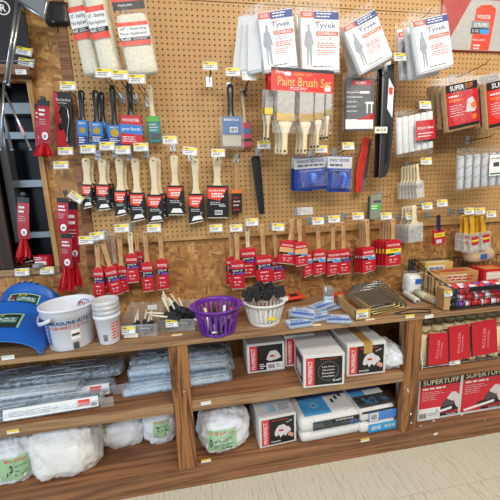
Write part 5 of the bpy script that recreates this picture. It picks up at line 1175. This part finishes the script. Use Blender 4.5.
longpack(-.41, .10, -.20, z0+.064, .1, .045, WRAP[0], 'ice blue pack stacked on the front ones behind the left post', -2, 10)
longpack(-.38, .12, -.09, z0+.085, .09, .04, WRAP[1], 'slate pack stacked at the back behind the left post', 1, 11)
longpack(-.40, .08, -.16, z0+.112, .08, .03, WRAP[2], 'topmost dark pack of the pile behind the left post', 3, 12)

# cartons with red spine and black picture panel
def carton(x0, x1, yf, z, d, h, label, rz=0, kind='rag', sidep=False, tape=False, blue=False):
    w = x1-x0; o = thing('carton', label, 'box', ((x0+x1)/2, yf, z), R(rz), 'white cartons with red spine'); 
    part('box', mat('white_carton', '#dcdcda', .55, var=.03), o, -w/2, w/2, 0, d, 0, h, bevel=.002); y = -.0004
    part('red_spine', mat('spine_red', '#d63a40', .42), o, -w*.44, -w*.24, y-.0006, y, h*.06, h*.92); part('black_panel', BLACK, o, -w*.24, w*.44, y-.0006, y, h*.06, h*.92)
    text(o, 'PROPERFECT', -w*.34, h*.48, h*.72, w*.10, y-.0012, WHITE, R(90))
    if kind == 'rag':
        text(o, 'BOX OF RAGS', w*.06, h*.85, w*.44, h*.04, y-.0012, RED2); text(o, 'soft', w*.3, h*.76, w*.16, h*.05, y-.0012, WHITE, R(15))
        poly(o, 'cloth_print', [(-w*.1, h*.36), (-w*.04, h*.3), (w*.02, h*.36), (w*.06, h*.24), (w*.14, h*.34), (w*.2, h*.26), (w*.26, h*.36), (w*.36, h*.44), (w*.3, h*.56), (w*.22, h*.6), (w*.16, h*.68), (w*.02, h*.66), (-w*.04, h*.58), (-w*.08, h*.5)], y-.0008, mat('pale_print', '#d8d4d2', .5), .0005)
        part('red_print', RED, o, w*.02, w*.14, y-.002, y-.0014, h*.46, h*.52); poly(o, 'hand_print', [(w*.26, h*.28), (w*.4, h*.18), (w*.42, h*.3), (w*.3, h*.4)], y-.0012, mat('skin_print', '#d9a08a', .5), .0005)
        text(o, 'PAINTER', -w*.06, h*.14, w*.26, h*.05, y-.0012, WHITE)
    elif kind == 'disc':
        MB().tube([(w*.1+h*.3*math.cos(a), y-.001, h*.48+h*.3*math.sin(a)) for a in [2*math.pi*k/28 for k in range(28)]], .0008, 4, True).build('ring_print', GREY, o)
        for k in range(4): text(o, ('Lint Free', 'Absorbent', 'Reusable', 'Washable')[k], w*.1, h*.62-h*.1*k, w*.3, h*.045, y-.0012, WHITE)
        text(o, 'WHITE COTTON', w*.1, h*.86, w*.4, h*.035, y-.0012, RED2); text(o, 'Rags', w*.32, h*.18, w*.2, h*.08, y-.0012, WHITE, R(12))
    if kind == 'code':
        part('white_corner', WHITE, o, 0, w*.44, y-.0012, y-.0006, h*.06, h*.3); barcode(o, w*.04, w*.22, h*.1, h*.24, y-.0012, 5); lines(o, w*.26, w*.4, h*.12, h*.26, 3, y-.0015, GREY, 3)
        poly(o, 'cloth_print', [(.0, h*.42), (w*.1, h*.36), (w*.28, h*.4), (w*.4, h*.46), (w*.34, h*.62), (w*.26, h*.72), (w*.1, h*.7), (w*.04, h*.56)], y-.0008, mat('pale_print', ''), .0005); part('red_print', RED, o, w*.1, w*.22, y-.002, y-.0014, h*.5, h*.56); lines(o, -w*.18, -w*.02, h*.1, h*.3, 3, y-.001, WHITE, 4)
    if sidep:
        part('side_panel', BLACK, o, -w/2-.0006, -w/2, d*.06, d*.6, h*.1, h*.9); part('side_spine', RED, o, -w/2-.0006, -w/2, d*.7, d*.9, h*.08, h*.92); part('side_picture', mat('pale_print', ''), o, -w/2-.0012, -w/2-.0006, d*.16, d*.5, h*.22, h*.62)
    if tape: part('tape', TAPE, o, -w*.08, w*.14, -.0024, -.0016, h*.68, h); part('tape', TAPE, o, -w*.08, w*.14, -.0024, d, h, h+.001)
    if blue: part('blue_print', mat('pale_blue_print', '#9fc9dd', .5), o, -w*.16, w*.02, .03, .09, h, h+.001); lt = lines(o, .02, .09, 0, .05, 4, 0, GREY, 2); lt.rotation_euler = (R(-90), 0, 0); lt.location = (0, .035, h+.001)
    return o
def span(px0, px1, py, Y): return wp(px0, py, Y).x, wp(px1, py, Y).x
def zat(px, py, Y): return wp(px, py, Y).z
Ya = -.22; a, b_ = span(248, 285, 376, Ya); carton(a, b_, Ya, z0, .2, .165, 'white carton with barcode corner at the left of the middle shelf', 0, 'code')
Yb_ = -.20; carton(b_+.008, b_+.175, Yb_, z0, .19, .178, 'white carton half hidden behind the black ringed one', 0, 'disc')
Yc = -.405; a, b_ = span(304, 343.5, 398, Yc); carton(a, b_, Yc, z0, .25, .168, 'white carton with black ringed panel sticking out of the middle shelf', -3, 'disc', True)
Yd = -.36; a, b_ = span(346.5, 384, 390, Yd); carton(a, b_, Yd, z0, .27, .175, 'white carton with tan tape at the right of the middle shelf', -1, 'rag', False, True)
zb = BS
Ye = -.335; a, b_ = span(260, 297, 458, Ye); carton(a, b_, Ye, zb, .24, .172, 'white carton with cloth picture on the bottom shelf', 4, 'rag', False, False, True)

# folded drop cloths
def dropcloth(loc, rz, w, d, h, label, kind, seed):
    o = thing('drop_cloth', label, 'drop cloth', loc, R(rz), 'folded drop cloths'); MB().rbox(w, d, h, h*.35, 12, .003, 12, seed).build('folded_cloth', OFFW, o, True)
    if kind == 'white': MB().rbox(w+.008, d+.008, h+.004, h*.36, 12, .004, 16, seed+3).build('clear_wrap', FILM, o, True); return o
    t = h+.0035
    if kind == 'big':
        part('navy_top', NAVY, o, -w*.40, w*.46, d*.0, d*.48, t-.001, t); part('blue_top', LBLUE, o, -w*.40, w*.05, -d*.42, d*.0, t-.001, t); part('white_top', WHITE, o, w*.05, w*.46, -d*.42, d*.0, t-.0009, t+.0002)
        b = MB()
        for k in range(12):
            a = k*math.pi/6; b.add([(-w*.18+.012*math.cos(a-.3), -d*.2+.012*math.sin(a-.3), t+.001), (-w*.18+.03*math.cos(a), -d*.2+.03*math.sin(a), t+.001), (-w*.18+.012*math.cos(a+.3), -d*.2+.012*math.sin(a+.3), t+.001)], [(0, 1, 2)])
        b.build('burst_print', mat('pale_blue_print', ''), o); x = text(o, 'BEST', -w*.18, 0, .02, .01, 0, NAVY); x.rotation_euler = (0, 0, 0); x.location = (-w*.18, -d*.2, t+.0014)
        for k in range(3): part('figure_print', BLACK, o, w*.14+.03*k, w*.19+.03*k, -d*.2+.02*k, -d*.1+.02*k, t+.0003, t+.001)
        yf = -d/2-.0045; part('black_front', mat('dark_slate_print', '#3b4446', .45), o, -w*.30, w*.48, yf, yf+.001, h*.14, h*.8); part('black_edge', BLACK, o, w*.02, w*.48, yf-.0006, yf, h*.5, h*.8); text(o, 'CANVAS', w*.22, h*.68, w*.3, h*.14, yf-.001, WHITE); text(o, '8 oz', w*.4, h*.34, w*.14, h*.3, yf-.001, mat('bright_blue_print', '#3a7be0', .4))
    else:
        yf = -d/2-.0045; part('blue_top', NAVY if kind == 'nine' else LBLUE, o, -w*.46, w*.47, 0, d*.47, t-.001, t); part('mid_top', WHITE, o, -w*.05, w*.47, -d*.14, 0, t-.001, t); part('blue_top', LBLUE, o, -w*.46, -w*.05, -d*.14, 0, t-.001, t); part('black_top', BLACK, o, -w*.46, w*.47, -d*.44, -d*.14, t-.001, t)
        part('front', LBLUE if kind == 'plain' else mat('mid_blue_print', '#2f7fd6', .4), o, -w*.28, w*.49, yf, yf+.001, h*.08, h*.9)
        if kind == 'nine':
            part('black_front', BLACK, o, -w*.47, w*.49, yf-.0006, yf, h*.78, h*.95); [setattr(x_, 'rotation_euler', (0, 0, 0)) or setattr(x_, 'location', (lx, -d*.29, t+.001)) for x_, lx in ((text(o, '9x12', 0, 0, w*.34, d*.17, 0, LBLUE), -w*.06), (text(o, '8oz', 0, 0, w*.15, d*.1, 0, LBLUE), w*.37))]; part('barcode_panel', WHITE, o, -w*.26, -w*.02, yf-.0012, yf-.0006, h*.12, h*.7); barcode(o, -w*.23, -w*.05, h*.2, h*.6, yf-.0012, 4)
        else: text(o, 'canvas', -w*.08, h*.5, w*.26, h*.35, yf-.0012, WHITE); [MB().rings([[(w*(.2+.1*j)+.009*math.cos(a), yy, h*.5+.009*math.sin(a)) for a in [2*math.pi*i/12 for i in range(12)]] for yy in (yf-.0008, yf)]).build('round_print', LGREY, o) for j in range(3)]
    MB().rbox(w+.01, d+.01, h+.006, h*.3, 12, .002, 16, seed+3).build('clear_wrap', FILM, o, True)
    return o
xa, xb = span(300, 360, 445, -.35); hL = .055
dropcloth(((xa+xb)/2, -.20, zb), 2, xb-xa, .30, hL, 'plain white folded drop cloth under the dark printed one', 'white', 1)
dropcloth(((xa+xb)/2-.005, -.195, zb+hL+.003), 2, xb-xa-.004, .31, .075, 'folded drop cloth with blue and dark printed wrap', 'big', 2)
xc, xd = span(357.5, 402, 442, -.36); xd = min(xd, .975)
dropcloth(((xc+xd)/2+.004, -.21, zb), 2, xd-xc-.008, .29, .06, 'folded drop cloth in light blue wrap, lower one beside the right post', 'plain', 3)
dropcloth(((xc+xd)/2+.002, -.20, zb+.064), 3, xd-xc-.01, .30, .075, 'folded drop cloth in blue and black wrap on top of the light blue one', 'nine', 4)

# right bay: wire tray of roller covers, and picture cartons below
zr = MS-.011; xt0, xt1 = 1.10, 2.1; o = thing('wire_tray', 'silver wire tray of roller covers on the right middle shelf', 'basket', (0, 0, zr)); yF, yB = -.365, -.04; b = MB()
for z, zz in ((.012, .012), (.05, .05), (.075, .075)): b.tube([(xt0, yB, zz), (xt0, yF, zz), (xt1, yF, zz), (xt1, yB, zz)], .0022, 5)
for k in range(40): x = xt0+(xt1-xt0)*k/39; b.tube([(x, yF, .006), (x, yF, .077)], .0014, 4)
b.build('front_wires', STEEL, o, True); b = MB()
for k in range(20): x = xt0+(xt1-xt0)*k/19; b.tube([(x, yF, .006), (x, yB, .006)], .0014, 4)
b.build('floor_wires', STEEL, o, True); MB().tube([(xt0-.004, yF-.005, .0), (xt0-.006, yF-.01, .04), (xt0-.02, yF-.012, .1), (xt0-.03, yF-.012, .15)], .0035, 6).build('end_hook', WHITE, o, True)
p = wp(454, 361, yF); tagcard(o, p.x, yF-.004, p.z-zr, .06, .03)
NAP = mat('cream_nap', '#f0e0b0', .95, var=.08, scale=70, bump=.5); k = 0
labs = [(1.105, 0), (1.24, 1), (1.44, 2), (1.64, 3), (1.84, 4)]
for r_ in range(3):
    for j in range(13):
        x = 1.135+j*.071; y = -.325+r_*.075+.006*(j % 2); h_ = .17+.004*((j*3+r_) % 3)
        q = thing('roller_cover', 'cream roller cover standing in the wire tray, %s row, %s from the left' % (('front', 'middle', 'rear')[r_], (words+['']*3)[j]), 'roller cover', (x, y, zr+.009), 0, 'cream roller covers'); q.rotation_euler = (R(-4), R(2), 0)
        MB().lathe([(.010, 0), (.029, .0), (.033, .006), (.033, h_-.012), (.028, h_-.002), (.020, h_), (.016, h_), (.016, h_-.02), (.010, h_-.02)], 16).build('nap', NAP, q, True)
        MB().lathe([(.0175, h_-.03), (.0175, h_+.001), (.0145, h_+.001), (.0145, h_-.03)], 12).build('core', mat('core_card', '#b08f62', .7), q, True)
for k, (pxa, pxb, pyt, pyb, lt, lb) in enumerate(((427.5, 452, 334, 367, 3, 'red printed sleeve on the roller covers, leftmost'), (450, 475, 326, 362, -2, 'red printed sleeve on the roller covers, middle one'), (473, 503, 321, 357, -3, 'red printed sleeve on the roller covers, at the right edge'))):
    y = -.374; A = wp(pxa, pyb, y-.01); B = wp(pxb, pyt, y-.01); ww = B.x-A.x; hh = B.z-A.z
    q = thing('printed_sleeve', lb, 'label', (A.x+ww/2, y, A.z), 0, 'red sleeves on the roller covers'); q.rotation_euler = (R(-6), R(lt), 0)
    c = part('red_sheet', RED, q, -ww/2, ww/2, -.0015, 0, 0, hh); text(c, 'ROLLER', .0, hh*.5, hh*.6, ww*.12, -.002, mat('pink_print', '#e08a8a', .5), R(84)); text(c, 'COVER', ww*.16, hh*.46, hh*.5, ww*.08, -.002, mat('pink_print', ''), R(84)); part('dark_edge', BLACK, c, -ww/2, -ww/2+.008, -.002, -.0015, 0, hh*.95)
def tuff(pxa, pxb, pyb, Y, h, label, sticker, rz=0):
    x0, x1 = span(pxa, pxb, pyb, Y); w = x1-x0; o = thing('carton', label, 'box', ((x0+x1)/2, Y, BS), R(rz), 'red picture cartons'); part('box', mat('white_carton', ''), o, -w/2, w/2, 0, .2, 0, h, bevel=.002); y = -.0004
    part('red_face', mat('bright_carton_red', '#d3263a', .42), o, -w*.48, w*.46, y-.0006, y, h*.06, h*.80); part('black_top', BLACK, o, -w*.48, w*.46, y-.0006, y, h*.80, h*.99); text(o, 'SUPERTUFF', .0, h*.885, w*.84, h*.115, y-.001, mat('cream_print', ''))
    lines(o, -w*.42, w*.34, h*.71, h*.77, 1, y-.001, WHITE, 3, fill=.6); lines(o, -w*.42, w*.1, h*.46, h*.68, 5, y-.001, LGREY, 5, fill=.2)
    poly(o, 'black_wedge', [(-w*.1, h*.12), (w*.46, h*.17), (w*.46, h*.30), (w*.2, h*.32), (-w*.1, h*.24)], y-.0006, BLACK, .0005)
    poly(o, 'glove_print', [(w*.1, h*.36), (w*.2, h*.52), (w*.28, h*.6), (w*.36, h*.6), (w*.46, h*.5), (w*.46, h*.2), (w*.4, h*.24), (w*.34, h*.4), (w*.22, h*.34)], y-.0012, mat('pale_print', ''), .0005); poly(o, 'grit_pad', [(w*.06, h*.34), (w*.12, h*.26), (w*.34, h*.3), (w*.32, h*.38), (w*.16, h*.46)], y-.0018, DGREY, .0005)
    poly(o, 'sanded_strip', [(-w*.42, h*.13), (w*.3, h*.26), (w*.3, h*.2), (-w*.4, h*.08)], y-.0018, WHITE, .0005); part('black_base', BLACK, o, w*.0, w*.46, y-.0012, y-.0006, h*.06, h*.115); text(o, 'Dust Mask', w*.3, h*.088, w*.24, h*.03, y-.0016, WHITE)
    if sticker: part('paper_sticker', WHITE, o, -w*.48, w*.02, y-.0026, y-.002, h*.01, h*.29); barcode(o, -w*.46, -w*.3, h*.06, h*.18, y-.0026, 3); text(o, 'A', w*-.06, h*.22, w*.06, h*.06, y-.003, BLACK); lines(o, -w*.26, -.0, h*.1, h*.18, 2, y-.0028, GREY, 2)
    return o
tuff(417, 458, 422, -.335, .265, 'red printed carton with paper sticker on the right bottom shelf', True)
tuff(459, 500, 414, -.335, .275, 'red printed carton without sticker on the right bottom shelf', False)
tuff(503, 545, 407, -.335, .27, 'red printed carton cut off by the right edge', False)
# cardboard behind the right bay and a small coloured can
# shelf edge price stickers
for px, py, Z, lb, c0, Y in ((8, 357.5, None, 'faded green price sticker on the counter edge at the far left', 'pale_mint_paper', FY-.006), (177, 335, CT, 'yellow price sticker lying on the counter below the right clear bin', 'yellow_card', 0), (318, 327.5, CT, 'yellow and white price sticker under the sponge packets', 'yellow_card', 0), (347, 323.5, CT, 'yellow price sticker between sponge packets and cardboard bin', 'yellow_card', 0), (371, 320.5, CT, 'pale price sticker right of the cardboard bin', 'yellow_card', 0), (410, 316.3, None, 'yellow and white price sticker on the counter edge above the right post', 'yellow_card', FY-.006), (429, 316.5, None, 'white worn sticker on the counter edge right of the post', 'paper_tag', FY-.006),
                          (13, 431.5, None, 'yellow price sticker on the left middle shelf edge', 'yellow_card', FY+.0), (206, 403, None, 'white price sticker on the middle shelf edge beside the left post', 'paper_tag', FY+.0), (206, 461, BS, 'yellow price sticker on the bottom shelf before the rag bag', 'yellow_card', 0), (365, 440, None, 'small yellow price sticker on the bottom shelf under the blue cloths', 'yellow_card', FY-.006)):
    o = thing('price_sticker', lb, 'price tag', (0, 0, 0), 0, 'stickers on the shelf edges')
    if Z is None: o.location = wp(px, py, Y); o.rotation_euler = (0, R(-2), 0)
    else: q = wz(px, py, Z); o.location = (q.x, max(q.y, FY+.012), Z+.0015); o.rotation_euler = (R(-90), 0, 0)
    part('paper', WHITE, o, -.024, .024, -.0006, .0006, -.009, .009); part('colour_band', MATS.get(c0) or mat(c0, '#c9d8c4', .6), o, -.024, .024, -.0012, -.0006, -.001, .009)
